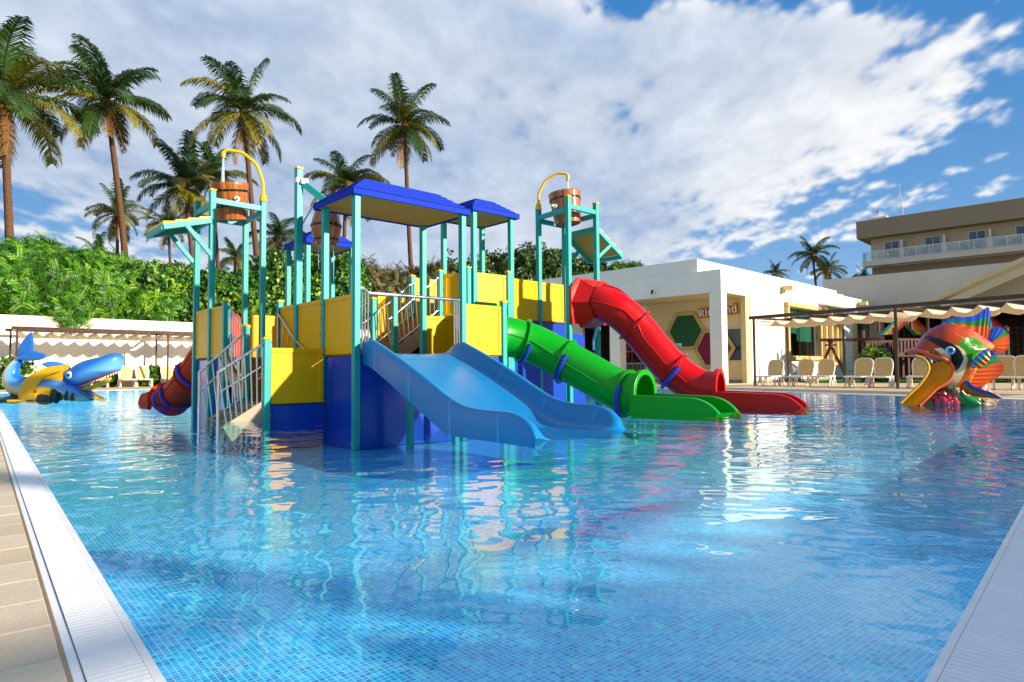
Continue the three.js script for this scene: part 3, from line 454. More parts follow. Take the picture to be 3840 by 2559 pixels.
{ // green
  const { g } = tubeSlide('green_tube_slide', 'green tube slide curving out of the middle platform into an open trough', [[0.62, 2.95, 1.36], [0.58, 3.35, 1.34], [0.38, 3.82, 1.22], [0.02, 4.2, 0.97], [-0.5, 4.47, 0.65], [-1.0, 4.64, 0.37], [-1.3, 4.71, 0.26], [-1.55, 4.75, 0.25]], 0.37, M.slideGreen, [0.06, 0.26, 0.47, 0.83, 1], { bands: [[0.28, -170, -20], [0.49, -200, -10], [0.06, -150, 20], [0.85, -200, -20]], base: 0.0, trough: 1.58, top: 0.24 });
  mesh('entry_plate', [slab([[-0.45, -0.5], [0.45, -0.5], [0.5, -0.3], [0.5, 0.3], [0.36, 0.52], [0.2, 0.6], [-0.36, 0.52], [-0.5, 0.3], [-0.5, -0.3]], 0.05, 0.015, [spline([[0.33, 0], [0, 0.33], [-0.33, 0], [0, -0.33]], 24, true)]).rotateY(Math.PI / 2).translate(2.93, 1.36, -0.62)], M.slideGreen, g);
  const fun = new THREE.CylinderGeometry(0.38, 0.56, 0.3, 8, 1, true).rotateZ(-Math.PI / 2).rotateX(Math.PI / 8).translate(3.1, 1.36, -0.62); mesh('hood', fun.toNonIndexed(), M.slideGreen, g).geometry.computeVertexNormals();
  mesh('hood_rim', slab(spline([[-0.1, 0.1], [0.16, 0.3], [0.36, 0.36], [0.42, 0.3], [0.3, 0.24], [0.2, 0.05], [0.1, -0.3], [-0.02, -0.5], [-0.1, -0.4]], 40, true), 0.05, 0.015).rotateY(0.5).translate(2.98, 1.62, -0.22), M.slideGreen, g);
}
{ // red
  const { g } = tubeSlide('red_tube_slide', 'red tube slide bending down from the right tower into an open trough', [[0.42, 5.6, 2.06], [0.15, 5.66, 2.06], [-0.1, 5.8, 1.94], [-0.28, 6.0, 1.74], [-0.45, 6.17, 1.48], [-0.7, 6.32, 1.1], [-0.98, 6.48, 0.72], [-1.28, 6.64, 0.44], [-1.55, 6.74, 0.3], [-1.8, 6.82, 0.27]], 0.36, M.slideRed, [0.04, 0.4, 0.68, 1], { bands: [[0.7, -200, -100]], base: 0.0, trough: 1.6, top: 0.24 });
  mesh('entry_plate', [slab([[-0.52, -0.42], [0.52, -0.42], [0.56, 0.1], [0.56, 0.5], [-0.36, 0.5], [-0.56, 0.28], [-0.56, -0.2]], 0.05, 0.015, [spline([[0.33, 0], [0, 0.33], [-0.33, 0], [0, -0.33]], 24, true)]).translate(5.6, 2.06, -0.4)], M.slideRed, g);
  const fun = new THREE.CylinderGeometry(0.37, 0.58, 0.3, 6, 1, true).rotateX(Math.PI / 2).rotateZ(Math.PI / 6).translate(5.6, 2.05, -0.24); mesh('hood', fun.toNonIndexed(), M.slideRed, g).geometry.computeVertexNormals();
  // bolted ridge along the outside of the upper bend
  const pts = [[0.1, 5.66, 2.42], [-0.15, 5.86, 2.3], [-0.36, 6.1, 2.03], [-0.52, 6.27, 1.74]].map((p) => P(...p)); mesh('ridge', gridGeo(30, 1, (u, v) => { const p = new THREE.CatmullRomCurve3(pts).getPoint(u); return [p.x + 0.02 * v, p.y - 0.03 + 0.075 * v, p.z + 0.02 * v]; }), M.slideRed, g);
  mesh('support_arm', [rod(P(0.5, 5.85, 1.3), P(0.3, 5.8, 1.72), 0.03, 10), rod(P(0.5, 5.85, 1.3), P(0.5, 5.85, 1.1), 0.03, 10)], M.steel, g);
}
{ // orange, behind the left tower
  const { g } = tubeSlide('orange_slide', 'orange slide with blue bands running behind the left tower towards the wall', [[4.7, -0.42, 1.3], [5.2, -0.42, 1.12], [5.9, -0.45, 0.76], [6.6, -0.48, 0.42], [7.2, -0.5, 0.2], [7.6, -0.5, 0.1], [8.0, -0.5, 0.08]], 0.32, M.slideOrange, [0.02, 0.4, 0.72, 1], { bands: [[0.35, -200, 20], [0.62, -200, 20], [0.8, -200, 20]], base: 0, trough: 0.9, top: 0.24 });
  mesh('entry_plate', slab([[-0.42, -0.42], [0.42, -0.42], [0.45, 0.3], [0.3, 0.52], [-0.3, 0.52], [-0.45, 0.3]], 0.05, 0.015, [spline([[0.3, 0], [0, 0.3], [-0.3, 0], [0, -0.3]], 24, true)]).translate(-0.42, 1.36, -4.62), M.slideOrange, g);
}

// ---------- white clubhouse (frame: x away along its right wall, z towards the viewer) ----------
const BO = [8.946, 0, -27.887], BT = 45.5 * D2R;
const BW = (a, b, h = 0) => { const p = v3(b, h, -a).applyAxisAngle(v3(0, 1, 0), BT); return [p.x + BO[0], p.y, p.z + BO[2]]; };
const bb = (a0, b0, h0, a1, b1, h1) => box(b1 - b0, h1 - h0, a1 - a0, (b0 + b1) / 2, (h0 + h1) / 2, -(a0 + a1) / 2);
const clubFont = await new FontLoader().loadAsync('fonts/droid/droid_sans_bold.typeface.json');
{
  const g = thing('clubhouse', 'low white flat-roofed building with a corner porch behind the tube slides', 'building', BO, BT);
  const rect = (x0, y0, x1, y1) => [[x0, y0], [x1, y0], [x1, y1], [x0, y1]];
  // right wall in the sun, with two windows and a niche cut out
  mesh('wall', slab(rect(2.83, 0, 23.5, 4.94), 0.3, 0, [rect(6.9, 1.3, 11.1, 3.75), rect(17.2, 1.45, 20.9, 3.65)]).translate(0, 0, -0.15), M.white, g);
  mesh('wall', [bb(15.6, 2.83, 0, 16, 23.4, 4.94), bb(0.3, 23.1, 0, 16, 23.4, 4.94)], M.white, g);
  mesh('flat_roof', bb(0.3, 2.83, 4.6, 15.6, 23.1, 4.75), M.white, g);
  mesh('parapet', [bb(1.2, 0.2, 4.9, 16, 0.4, 5.55), bb(1.2, 0.4, 4.9, 1.4, 17.9, 5.55), bb(15.8, 0.4, 4.9, 16, 17.9, 5.55), bb(1.4, 17.7, 4.9, 15.8, 17.9, 5.55), bb(1.21, 17.91, 4.9, 1.4, 23.3, 5.38), bb(1.4, 0.4, 4.76, 15.8, 17.7, 4.9)], M.white, g);
  mesh('porch_roof', [bb(0, 0, 3.96, 5.9, 2.82, 4.94), bb(5.905, 0.2, 3.98, 16, 2.82, 4.93)], M.white, g);
  for (const [a0, a1] of [[0.003, 0.55], [5.25, 5.85], [9.4, 10]]) mesh('pillar', bb(a0, 0.003, 0, a1, 0.5, 3.955), M.white, g);
  // wall behind the porch with a window, and the open playroom to its left
  mesh('porch_wall', slab(rect(-5.4, 0, -0.02, 3.955), 0.2, 0, [rect(-1.2, 1.05, -0.38, 2.5)]).rotateY(-Math.PI / 2).translate(2.72, 0, 0), M.cream, g);
  mesh('porch_pier', [bb(0.0, 2.3, 0, 0.22, 2.6, 3.955)], M.cream, g);
  mesh('porch_ceiling', bb(0.05, 0.05, 3.94, 5.85, 2.8, 3.957), M.cream, g);
  mesh('skirting', [bb(0.3, 2.585, 0, 5.4, 2.615, 0.16)], M.taupe, g);
  mesh('porch_floor', bb(-0.1, -0.2, -0.02, 10, 2.6, 0.012), std('#c8b795', { roughness: 0.7, map: rep(paveTex, 0.6) }), g);
  mesh('wall', [bb(9.6, 2.62, 0, 16, 2.82, 3.98), bb(5.4, 2.62, 3.1, 9.6, 2.82, 3.98), bb(5.2, 2.64, 0, 5.55, 2.98, 3.975)], M.white, g);
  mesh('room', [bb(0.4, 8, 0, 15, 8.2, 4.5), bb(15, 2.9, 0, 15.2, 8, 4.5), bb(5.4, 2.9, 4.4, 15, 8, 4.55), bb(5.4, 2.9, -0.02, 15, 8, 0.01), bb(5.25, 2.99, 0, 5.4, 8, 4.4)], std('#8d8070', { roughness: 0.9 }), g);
  // frames, panes and blinds
  const win = (b0, h0, b1, h1, blinds) => {
    const f = subgroup('window', g), t = 0.24, z = 0.06;
    mesh('window_frame', [rbox(b1 - b0 + 2 * t, t, 0.36, (b0 + b1) / 2, h1 + t / 2, z - 0.05, 0.05), rbox(b1 - b0 + 2 * t, t, 0.36, (b0 + b1) / 2, h0 - t / 2, z - 0.05, 0.05), rbox(t, h1 - h0, 0.36, b0 - t / 2, (h0 + h1) / 2, z - 0.05, 0.05), rbox(t, h1 - h0, 0.36, b1 + t / 2, (h0 + h1) / 2, z - 0.05, 0.05)], M.frameTan, f);
    mesh('mullion', [0.5, 0.97].map((k) => rbox(0.05, h1 - h0, 0.06, lerp(b0, b1, k), (h0 + h1) / 2, -0.2, 0.01)), M.bronze, f);
    mesh('pane', box(b1 - b0, h1 - h0, 0.01, (b0 + b1) / 2, (h0 + h1) / 2, -0.22), M.glass, f);
    for (const [k0, k1, c] of blinds) mesh('blind', box((b1 - b0) * (k1 - k0) - 0.03, (h1 - h0) * c, 0.02, lerp(b0, b1, (k0 + k1) / 2), h1 - (h1 - h0) * c / 2, -0.3), std('#3f9f8a', { roughness: 0.7 }), f);
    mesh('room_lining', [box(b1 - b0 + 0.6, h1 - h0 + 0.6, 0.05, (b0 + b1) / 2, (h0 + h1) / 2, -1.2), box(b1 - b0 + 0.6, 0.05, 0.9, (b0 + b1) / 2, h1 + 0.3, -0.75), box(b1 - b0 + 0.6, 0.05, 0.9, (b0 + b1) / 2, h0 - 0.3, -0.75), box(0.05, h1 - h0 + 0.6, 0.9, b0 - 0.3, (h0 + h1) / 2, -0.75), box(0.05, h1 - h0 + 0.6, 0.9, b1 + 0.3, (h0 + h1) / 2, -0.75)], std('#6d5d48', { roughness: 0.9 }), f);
  };
  win(6.9, 1.3, 11.1, 3.75, [[0, 0.47, 0.52], [0.47, 0.97, 0.68]]); win(17.2, 1.45, 20.9, 3.65, [[0, 0.45, 0.55], [0.45, 1, 0.7]]);
  // tan ribs between the windows
  for (const b of [11.95, 12.85, 13.7, 14.6]) mesh('wall_rib', rbox(0.26, 2.9, 0.22, b, 2.45, 0.1, 0.04), M.frameTan, g);
  mesh('wall_rib', [rbox(2.9, 0.24, 0.2, 13.27, 4.02, 0.09, 0.04), rbox(2.9, 0.2, 0.2, 13.27, 0.9, 0.09, 0.04)], M.frameTan, g);
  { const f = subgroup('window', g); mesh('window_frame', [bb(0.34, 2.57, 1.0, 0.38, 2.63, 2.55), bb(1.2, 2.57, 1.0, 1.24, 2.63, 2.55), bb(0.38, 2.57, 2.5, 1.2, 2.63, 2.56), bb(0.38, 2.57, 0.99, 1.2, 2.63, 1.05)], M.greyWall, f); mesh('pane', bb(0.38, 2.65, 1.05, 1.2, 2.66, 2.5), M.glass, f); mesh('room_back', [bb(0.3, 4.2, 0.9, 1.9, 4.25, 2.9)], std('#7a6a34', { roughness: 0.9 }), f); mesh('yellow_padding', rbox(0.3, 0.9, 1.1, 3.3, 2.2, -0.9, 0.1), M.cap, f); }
  // low wall trim
  mesh('skirting', bb(-0.012, 2.9, 0, -0.002, 23.4, 0.12), M.taupe, g);
}
// hexagon wall panels
function hexagon(label, a, h, R, color) {
  const t = thing('hexagon_panel', label, 'wall panel', BW(a, 2.6, h), BT), hex = (r) => Array.from({ length: 6 }, (_, i) => [r * Math.cos(i * Math.PI / 3), r * Math.sin(i * Math.PI / 3)]);
  mesh('panel_frame', slab(hex(R), 0.1, 0.015, [hex(R - 0.17)]).rotateY(-Math.PI / 2), M.frameTan, t);
  mesh('panel_face', slab(hex(R - 0.165), 0.03, 0.004).rotateY(-Math.PI / 2), std(color, { roughness: 0.85, map: rep(stuccoTex, 2), bumpMap: rep(grainTex, 10), bumpScale: 0.003 }), t);
}
hexagon('green hexagonal wall panel with tan frame under the white porch', 3.2, 2.52, 1.06, '#1d5a32');
hexagon('magenta hexagonal wall panel with tan frame half hidden by the porch pillar', 1.72, 1.62, 1.06, '#7c1a44');
{ // shop sign: letters on layered glowing-colour backings
  const t = thing('wall_sign', 'red and yellow lettered sign on the porch wall partly hidden by a pillar', 'sign', BW(2.42, 2.6, 3.14), BT);
  const txt = (size, bev, depth, z, mat, name) => { const ge = new TextGeometry('RiuLand', { font: clubFont, size, depth, curveSegments: 5, bevelEnabled: bev > 0, bevelThickness: 0.008, bevelSize: bev, bevelSegments: 2 }); ge.rotateZ(0.06).rotateY(-Math.PI / 2).translate(-z, 0, 0); mesh(name, ge, mat, t); };
  txt(0.36, 0.085, 0.01, 0.02, M.cap, 'backing'); txt(0.36, 0.045, 0.02, 0.045, std('#8e1a16', { roughness: 0.4 }), 'outline'); txt(0.36, 0, 0.03, 0.085, std('#f3d9d2', { roughness: 0.4 }), 'letters');
}
{ // framed notice and small screen on the porch wall
  const c = document.createElement('canvas'); c.width = 256; c.height = 420; const x = c.getContext('2d'); x.fillStyle = '#e8e4da'; x.fillRect(0, 0, 256, 420); x.fillStyle = '#8cc7dd'; x.fillRect(8, 8, 240, 130); x.fillStyle = '#a8432a'; x.fillRect(40, 70, 120, 50); x.fillStyle = '#d49a3a'; x.fillRect(182, 30, 40, 80); x.fillStyle = '#3a6fb0'; x.beginPath(); x.arc(202, 40, 16, 0, 7); x.fill(); for (let i = 0; i < 10; i++) { x.fillStyle = '#b9b3a6'; x.fillRect(24, 165 + i * 24, 150 + 50 * ((i * 37) % 5) / 5, 8); }
  const tx = new THREE.CanvasTexture(c); tx.colorSpace = THREE.SRGBColorSpace;
  const t = thing('notice_board', 'white poster with blue picture header below the green hexagon', 'poster', BW(3.45, 2.59, 0.6), BT);
  mesh('board', bb(-0.03, -0.03, -0.03, 0.95, 0.02, 1.33), M.plastic, t); const pl = new THREE.PlaneGeometry(0.92, 1.3).rotateY(-Math.PI / 2).translate(-0.034, 0.65, -0.46); const m = new THREE.Mesh(pl, std('#ffffff', { map: tx, roughness: 0.6 })); m.name = 'poster_print'; t.add(m);
  const s = thing('wall_box', 'small grey framed box on the porch wall beside the green hexagon', 'wall box', BW(4.25, 2.58, 2.0), BT);
  mesh('frame', [rbox(0.06, 0.06, 0.62, 0, 0.5, -0.31, 0.01), rbox(0.06, 0.06, 0.62, 0, 0, -0.31, 0.01), rbox(0.06, 0.44, 0.06, 0, 0.25, -0.03, 0.01), rbox(0.06, 0.44, 0.06, 0, 0.25, -0.59, 0.01)], M.greyWall, s); mesh('panel', box(0.02, 0.44, 0.5, 0.01, 0.25, -0.31), M.dark, s);
}
{ // indoor play frame and railing
  const t = thing('indoor_play_frame', 'dark indoor climbing frame with magenta posts behind the porch railing', 'play frame', BW(7.2, 4.2), BT);
  const mag = std('#b5135c', { roughness: 0.5 }), yel = std('#c99a10', { roughness: 0.5 });
  for (const [b, z] of [[0, -1.6], [0, -0.2], [0, 1.2], [1.4, -0.8], [1.4, 0.8]]) mesh('post', rod(v3(b, 0, z), v3(b, 3.1, z), 0.045, 10), mag, t);
  for (const h of [0.55, 1.65, 2.6]) mesh('bar', rod(v3(0, h, -1.7), v3(0, h, 1.6), 0.04, 8), yel, t);
  mesh('foam_block', [rbox(0.7, 0.9, 0.8, 0.9, 1.0, 0.3, 0.08)], std('#1c3c9c', { roughness: 0.8 }), t); mesh('foam_block', rbox(0.6, 1.1, 0.6, 0.8, 1.8, -1.0, 0.08), std('#a01c3c', { roughness: 0.8 }), t);
  const r = thing('porch_railing', 'grey upright-bar railing across the playroom opening', 'railing', BW(5.6, 2.75), BT);
  mesh('rail', [box(0.04, 0.04, 3.6, 0, 0.98, -1.85), box(0.03, 0.03, 3.6, 0, 0.1, -1.85)], M.greyWall, r); for (let k = 0; k < 30; k++) mesh('baluster', rod(v3(0, 0, -0.08 - k * 0.122), v3(0, 0.97, -0.08 - k * 0.122), 0.012, 6), M.greyWall, r);
}
for (const [b, label] of [[6.5, 'cream box wall lamp above the large window of the white building'], [18.05, 'cream box wall lamp near the far end of the white building']]) {
  const t = thing('wall_lamp', label, 'wall lamp', BW(-0.0, b, 4.58), BT); mesh('lamp_body', rbox(0.34, 0.24, 0.44, 0, 0.05, 0.32, 0.03), M.cream, t); mesh('bracket', rbox(0.2, 0.34, 0.1, 0, 0, 0.05, 0.02), M.cream, t);
}
{ const t = thing('spotlight', 'small black spotlight on the white porch fascia', 'spotlight', BW(3.36, 0, 4.24), BT); mesh('lamp_head', rod(v3(-0.1, 0.06, 0.02), v3(-0.3, -0.08, 0.12), 0.05, 12), M.dark, t); mesh('bracket', [box(0.1, 0.05, 0.05, -0.05, 0.03, 0), box(0.02, 0.16, 0.16, -0.01, 0, 0)], M.plastic, t); }
{ const t = thing('shower_post', 'short steel shower post behind the green slide', 'shower', [3.6, 0, -18.2]); mesh('post', rod(v3(0, -0.2, 0), v3(0, 0.28, 0), 0.09, 14), M.steel, t); mesh('head', [ball(0.11, 0, 0.3, 0), rod(v3(0, 0.3, 0), v3(-0.2, 0.25, 0.05), 0.07, 10)], M.steel, t); }

// ---------- hotel far behind on the right (frame: x along its front, z towards the viewer) ----------
{
  const HO = [40.4, 0, -75], HT = -Math.atan2(0.682, 0.731), HWp = (x, y, z) => { const p = v3(x, y, z).applyAxisAngle(v3(0, 1, 0), HT); return [p.x + HO[0], p.y, p.z + HO[2]]; };
  const g = thing('hotel', 'long hotel block with glass balconies and a brown flat roof on the upper right', 'building', HO, HT);
  const N = 7, Lh = N * 4;
  mesh('roof_band', [rbox(Lh + 1, 1.95, 0.3, Lh / 2, 16.45, 0.05, 0.02), rbox(0.3, 1.95, 12, -0.35, 16.45, -6.1, 0.02), box(Lh + 0.4, 0.1, 12, Lh / 2, 15.55, -6.1)], M.taupe, g);
  mesh('roof_edge', [box(Lh + 1.1, 0.08, 0.4, Lh / 2, 17.46, 0.05), box(0.4, 0.08, 12, -0.35, 17.46, -6.1)], M.greyWall, g);
  mesh('wall', slab([[0.6, 12.8], [Lh, 12.8], [Lh, 15.5], [0.6, 15.5]], 0.2, 0, Array.from({ length: N }, (_, k) => [[k * 4 + 1.95, 12.82], [k * 4 + 3.5, 12.82], [k * 4 + 3.5, 15.0], [k * 4 + 1.95, 15.0]])).translate(0, 0, -1.45), M.tanWall, g);
  mesh('wall', [box(Lh - 0.6, 12.2, 11, Lh / 2 + 0.3, 6.1, -7), box(0.2, 2.7, 10, 0.7, 14.15, -6.6)], M.taupe, g);
  mesh('balcony_slab', rbox(Lh, 0.6, 1.6, Lh / 2, 12.5, -0.65, 0.02), M.greyWall, g);
  for (let k = 0; k < N; k++) {
    const d = subgroup('balcony_door', g), x0 = k * 4 + 1.95;
    mesh('door_frame', [box(0.07, 2.18, 0.1, x0 + 0.04, 13.91, -1.42), box(0.07, 2.18, 0.1, x0 + 1.51, 13.91, -1.42), box(0.06, 2.1, 0.08, x0 + 0.77, 13.9, -1.42), box(1.4, 0.07, 0.1, x0 + 0.775, 14.96, -1.42)], M.plastic, d);
    mesh('door_pane', [box(0.68, 2.08, 0.02, x0 + 0.41, 13.88, -1.47), box(0.68, 2.08, 0.02, x0 + 1.14, 13.88, -1.47)], std('#27355e', { roughness: 0.05, clearcoat: 1 }), d);
    mesh('curtain', gridGeo(40, 1, (u, v) => [x0 + 0.05 + u * 1.45, 12.85 + v * 2.1, -1.6 + 0.02 * Math.sin(u * 60)]), std('#6d78a0', { roughness: 0.9, side: THREE.DoubleSide }), d);
    if (k) mesh('partition', rbox(0.22, 2.0, 1.4, k * 4, 13.8, -0.68, 0.01), M.greyWall, g);
    const r = subgroup('balcony_rail', g); mesh('rail', [box(3.76, 0.06, 0.06, k * 4 + 2, 13.86, 0.05), box(3.76, 0.05, 0.05, k * 4 + 2, 12.86, 0.05), ...[0.15, 1.4, 2.65, 3.85].map((q) => box(0.05, 1.0, 0.05, k * 4 + q, 13.36, 0.05))], M.plastic, r);
    for (const q of [0.17, 1.42, 2.67]) mesh('glass_panel', box(1.2, 0.9, 0.012, k * 4 + q + 0.6, 13.36, 0.05), std('#e8f2ef', { transmission: 0.8, thickness: 0, roughness: 0.1 }), r);
  }
  mesh('glass_end', box(0.012, 0.95, 1.3, 0.05, 13.36, -0.65), std('#9fd0d4', { transmission: 1, thickness: 0, roughness: 0.02 }), g);
  mesh('roof_cabin', [box(1.7, 0.5, 2.0, 1.2, 17.75, -3), box(2.0, 0.14, 2.3, 1.2, 18.05, -3)], M.white, g);
  mesh('red_beacon', [rod(v3(1, 18.1, -3), v3(1, 18.9, -3), 0.03, 6), ball(0.12, 1, 19.0, -3)], M.slideRed, g);
  mesh('antenna', [rod(v3(3.9, 17.4, -2), v3(3.5, 21.4, -2), 0.06, 8, 0.03), ball(0.12, 3.5, 21.4, -2)], M.greyWall, g);
  const ch = thing('balcony_chair', 'dark wicker balcony chair on the top floor of the hotel, first on the left balcony', 'chair', HWp(2.9, 12.8, -0.5), HT, 'dark chairs on the hotel balconies');
  mesh('seat', rbox(0.62, 0.16, 0.6, 0, 0.38, 0, 0.04), M.dark, ch); mesh('backrest', rbox(0.62, 0.5, 0.1, 0, 0.66, -0.26, 0.04), M.dark, ch); for (const s of [-1, 1]) mesh('armrest', rbox(0.1, 0.56, 0.58, s * 0.32, 0.3, 0, 0.03), M.dark, ch);
  const names = ['second on the left balcony', 'first on the second balcony', 'second on the second balcony', 'first on the third balcony', 'second on the third balcony', 'first on the fourth balcony', 'second on the fourth balcony'];
  [3.75, 4.0 + 1.0, 4.0 + 2.2, 8 + 1.6, 8 + 2.6, 12 + 1.0, 12 + 2.1].forEach((x, i) => copy(ch, 'dark wicker balcony chair on the top floor of the hotel, ' + names[i], HWp(x, 12.8, -0.5), HT));
}
{ // grey restaurant wall between clubhouse and hotel
  const RO = [21.44, 0, -45], g = thing('restaurant_building', 'broad blank grey wall above an open dark terrace, in front of the hotel', 'building', RO, -Math.atan2(0.682, 0.731));
  mesh('wall', [box(26, 2.45, 0.4, 13, 5.5, -0.2), box(0.4, 6.7, 14, 0.2, 3.35, -7.4)], M.greyWall, g);
  mesh('flat_roof', box(26, 0.2, 14, 13, 6.5, -7.4), M.greyWall, g);
  for (const x of [7.2, 13.5, 20]) mesh('column', new THREE.CylinderGeometry(0.42, 0.42, 4.3, 24).translate(x, 2.15, -0.6), M.taupe, g);
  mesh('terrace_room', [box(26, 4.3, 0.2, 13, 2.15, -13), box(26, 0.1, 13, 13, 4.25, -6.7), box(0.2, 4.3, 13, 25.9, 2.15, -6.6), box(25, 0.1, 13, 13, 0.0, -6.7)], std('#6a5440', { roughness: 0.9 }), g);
  mesh('lean_to_roof', [place(box(5.5, 0.25, 13), v3(6.2, 4.2, 0.6), v3(18.2, 9.4, 0.6)), place(box(0.3, 0.4, 13), v3(7.4, 4.15, 3.2), v3(19.4, 9.35, 3.2))], M.tanWall, g);
}
// ---------- retaining wall on the left ----------
const LW0 = [-23.2, -30.2], LWE = [0.719, -0.695], LWT = Math.atan2(0.695, 0.719);
const LP = (t, n, y = 0) => [LW0[0] + LWE[0] * t - 0.695 * n, y, LW0[1] + LWE[1] * t - 0.719 * n];
{
  const g = thing('garden_wall', 'long cream plastered retaining wall under the overhanging bushes on the left', 'wall', LP(0, 0), LWT);
  mesh('wall_face', box(46, 3.6, 0.3, 9, 1.55, -0.15), M.white, g); mesh('wall_top', rbox(46, 0.06, 0.36, 9, 3.375, -0.16, 0.01), M.white, g);
}
// raised sandy ground behind the wall
{
  const s = gridGeo(40, 30, (u, v) => { const t = -40 + u * 130, n = 0.32 + v * v * 110, q = LP(t, n); return [q[0], 3.1 + 1.6 * ss(0, 12, n) + 1.2 * (fbm(t * 0.08, n * 0.08, 3) - 0.4), q[2]]; });
  struct(mesh('hillside', s, std('#7a6a45', { roughness: 1, map: rep(stuccoTex, 0.2) }), scene), 'raised sandy bank behind the garden wall', 'hillside');
}

// ---------- pergolas with sagging cloth ----------
function pergola(label, pos, turn, bays, L, depth, waves, h = 2.62) { // posts along x, roof reaches back (-z)
  const g = thing('pergola', label, 'pergola', pos, turn);
  for (let k = 0; k <= bays; k++) for (const z of [0, -depth]) mesh('post', rbox(0.075, h, 0.075, k * L, h / 2, z, 0.008), M.bronze, g);
  for (const z of [0, -depth]) mesh('beam', rbox(bays * L + 0.4, 0.13, 0.075, bays * L / 2, h + 0.05, z, 0.01), M.bronze, g);
  for (let k = 0; k <= bays; k++) mesh('cross_beam', rbox(0.07, 0.09, depth, k * L, h + 0.03, -depth / 2, 0.008), M.bronze, g);
  for (let k = 0; k < bays; k++) {
    const x0 = k * L + 0.18, W = L - 0.36;
    mesh('cloth', gridGeo(waves * 12, 4, (u, v) => { const w = (u * waves) % 1, s = 4 * w * (1 - w); return [x0 + u * W, h - 0.1 - 0.21 * s * (0.85 + 0.3 * fbm(u * 9, v * 2 + k, 2)) - 0.01 * v, -0.1 - v * (depth - 0.2)]; }), M.fabric, g);
    const hooks = []; for (let i = 0; i <= waves; i++) { const x = x0 + i / waves * W; mesh('cross_rod', rod(v3(x, h - 0.09, -0.05), v3(x, h - 0.09, -depth + 0.05), 0.014, 6), M.bronze, g); for (const z of [-0.04, -depth + 0.04]) hooks.push(rod(v3(x, h - 0.1, z), v3(x, h, z), 0.01, 5)); } mesh('hook', hooks, M.bronze, g).userData.kind = 'stuff';
  }
  return g;
}
pergola('brown metal pergola with scalloped cloth along the left garden wall', [-21.4, 0, -28.3], LWT, 3, 6.03, 1.9, 10, 2.62);
pergola('brown metal pergola with sagging beige cloth over the right row of loungers', [9.41, 0, -25.46], -Math.atan2(0.826, 0.564), 3, 5.27, 2.2, 7, 2.6);

// ---------- loungers (foot towards +z) ----------
function lounger(label, pos, turn, group) {
  const g = thing('sun_lounger', label, 'sun lounger', pos, turn, group);
  const W = 0.66, bk = v3(0, 0.36, -0.32), tp = v3(0, 1.0, -0.62), side = [];
  mesh('seat', slab(spline([[-0.27, -0.3], [-0.28, 0.9], [-0.2, 1.04], [0.2, 1.04], [0.28, 0.9], [0.27, -0.3]], 30), 0.02, 0.004).rotateX(Math.PI / 2).translate(0, 0.375, 0), M.sling, g);
  for (const s of [-1, 1]) side.push(bar(v3(s * 0.31, 0.36, -0.42), v3(s * 0.31, 0.36, 0.95), 0.05, 0.06, undefined, 0.015)); side.push(pipe([v3(-0.31, 0.36, 0.9), v3(-0.25, 0.36, 1.06), v3(0.25, 0.36, 1.06), v3(0.31, 0.36, 0.9)], 0.032, 20, 8));
  mesh('frame', side, M.plastic, g);
  const bp = spline([[-0.25, 0], [-0.29, 0.45], [-0.22, 0.68], [0, 0.71], [0.22, 0.68], [0.29, 0.45], [0.25, 0]], 40), rotB = (q) => q.rotateX(-0.42).translate(0, 0.36, -0.3);
  const back = mesh('backrest', rotB(slab(bp.map(([x, y]) => [x * 0.93, y * 0.965 + 0.01]), 0.018, 0.004)), M.sling, g);
  mesh('backrest_frame', rotB(new THREE.TubeGeometry(new THREE.CatmullRomCurve3(bp.map(([x, y]) => v3(x, y, 0))), 50, 0.026, 8)), M.plastic, back);
  for (const s of [-1, 1]) for (const [z0, z1] of [[0.55, 0.82], [0.5, 0.22], [-0.2, -0.46], [-0.14, 0.12]]) mesh('leg', pipe([v3(s * 0.31, 0.36, z0), v3(s * 0.315, 0.2, lerp(z0, z1, 0.45)), v3(s * 0.32, 0.0, z1)], 0.03, 10, 7), M.plastic, g);
  return g;
}
{
  const RG = 'white sun loungers in the row under the right pergola', turnR = Math.atan2(-0.62, 0.78), R = [[10.32, -26.04], [11.22, -25.33], [11.93, -25.11], [12.42, -23.4], [12.89, -22.91], [14.05, -22.58], [14.45, -21.5], [15.3, -20.35], [15.63, -19.98]];
  const LB = ['first of the right row beside the pergola corner post', 'second of the right row below the big window', 'third of the right row below the swing frame', 'fourth of the right row near the fence', 'fifth of the right row, left of the middle post', 'right row, directly behind the fish mouth', 'right row, behind the fish body', 'right row, just right of the fish tail', 'at the far right picture edge'];
  const l0 = lounger('white sun lounger with tan back, ' + LB[0], [R[0][0], 0, R[0][1]], turnR, RG);
  R.slice(1).forEach((p, i) => copy(l0, 'white sun lounger with tan back, ' + LB[i + 1], [p[0], 0, p[1]], turnR + 0.05 * Math.sin(i * 2.3)));
  const LL = ['leftmost of the left row, behind the whale tail', 'second of the left row, behind the whale back', 'third of the left row, right of the whale head', 'fourth of the left row, left of the pergola posts', 'fifth of the left row, behind the front pergola post', 'last of the left row, beside the orange slide', 'in the left row behind the whale snout'];
  [0.54, 1.16, 4.45, 5.2, 6.4, 7.1, 3.3].forEach((t, i) => { const q = LP(t, -1.55); copy(l0, 'cream sun lounger, ' + LL[i], q, Math.atan2(0.62, 0.78) + 0.06 * Math.sin(i * 1.7), 'cream sun loungers along the left garden wall').userData.group = 'cream sun loungers along the left garden wall'; });
}
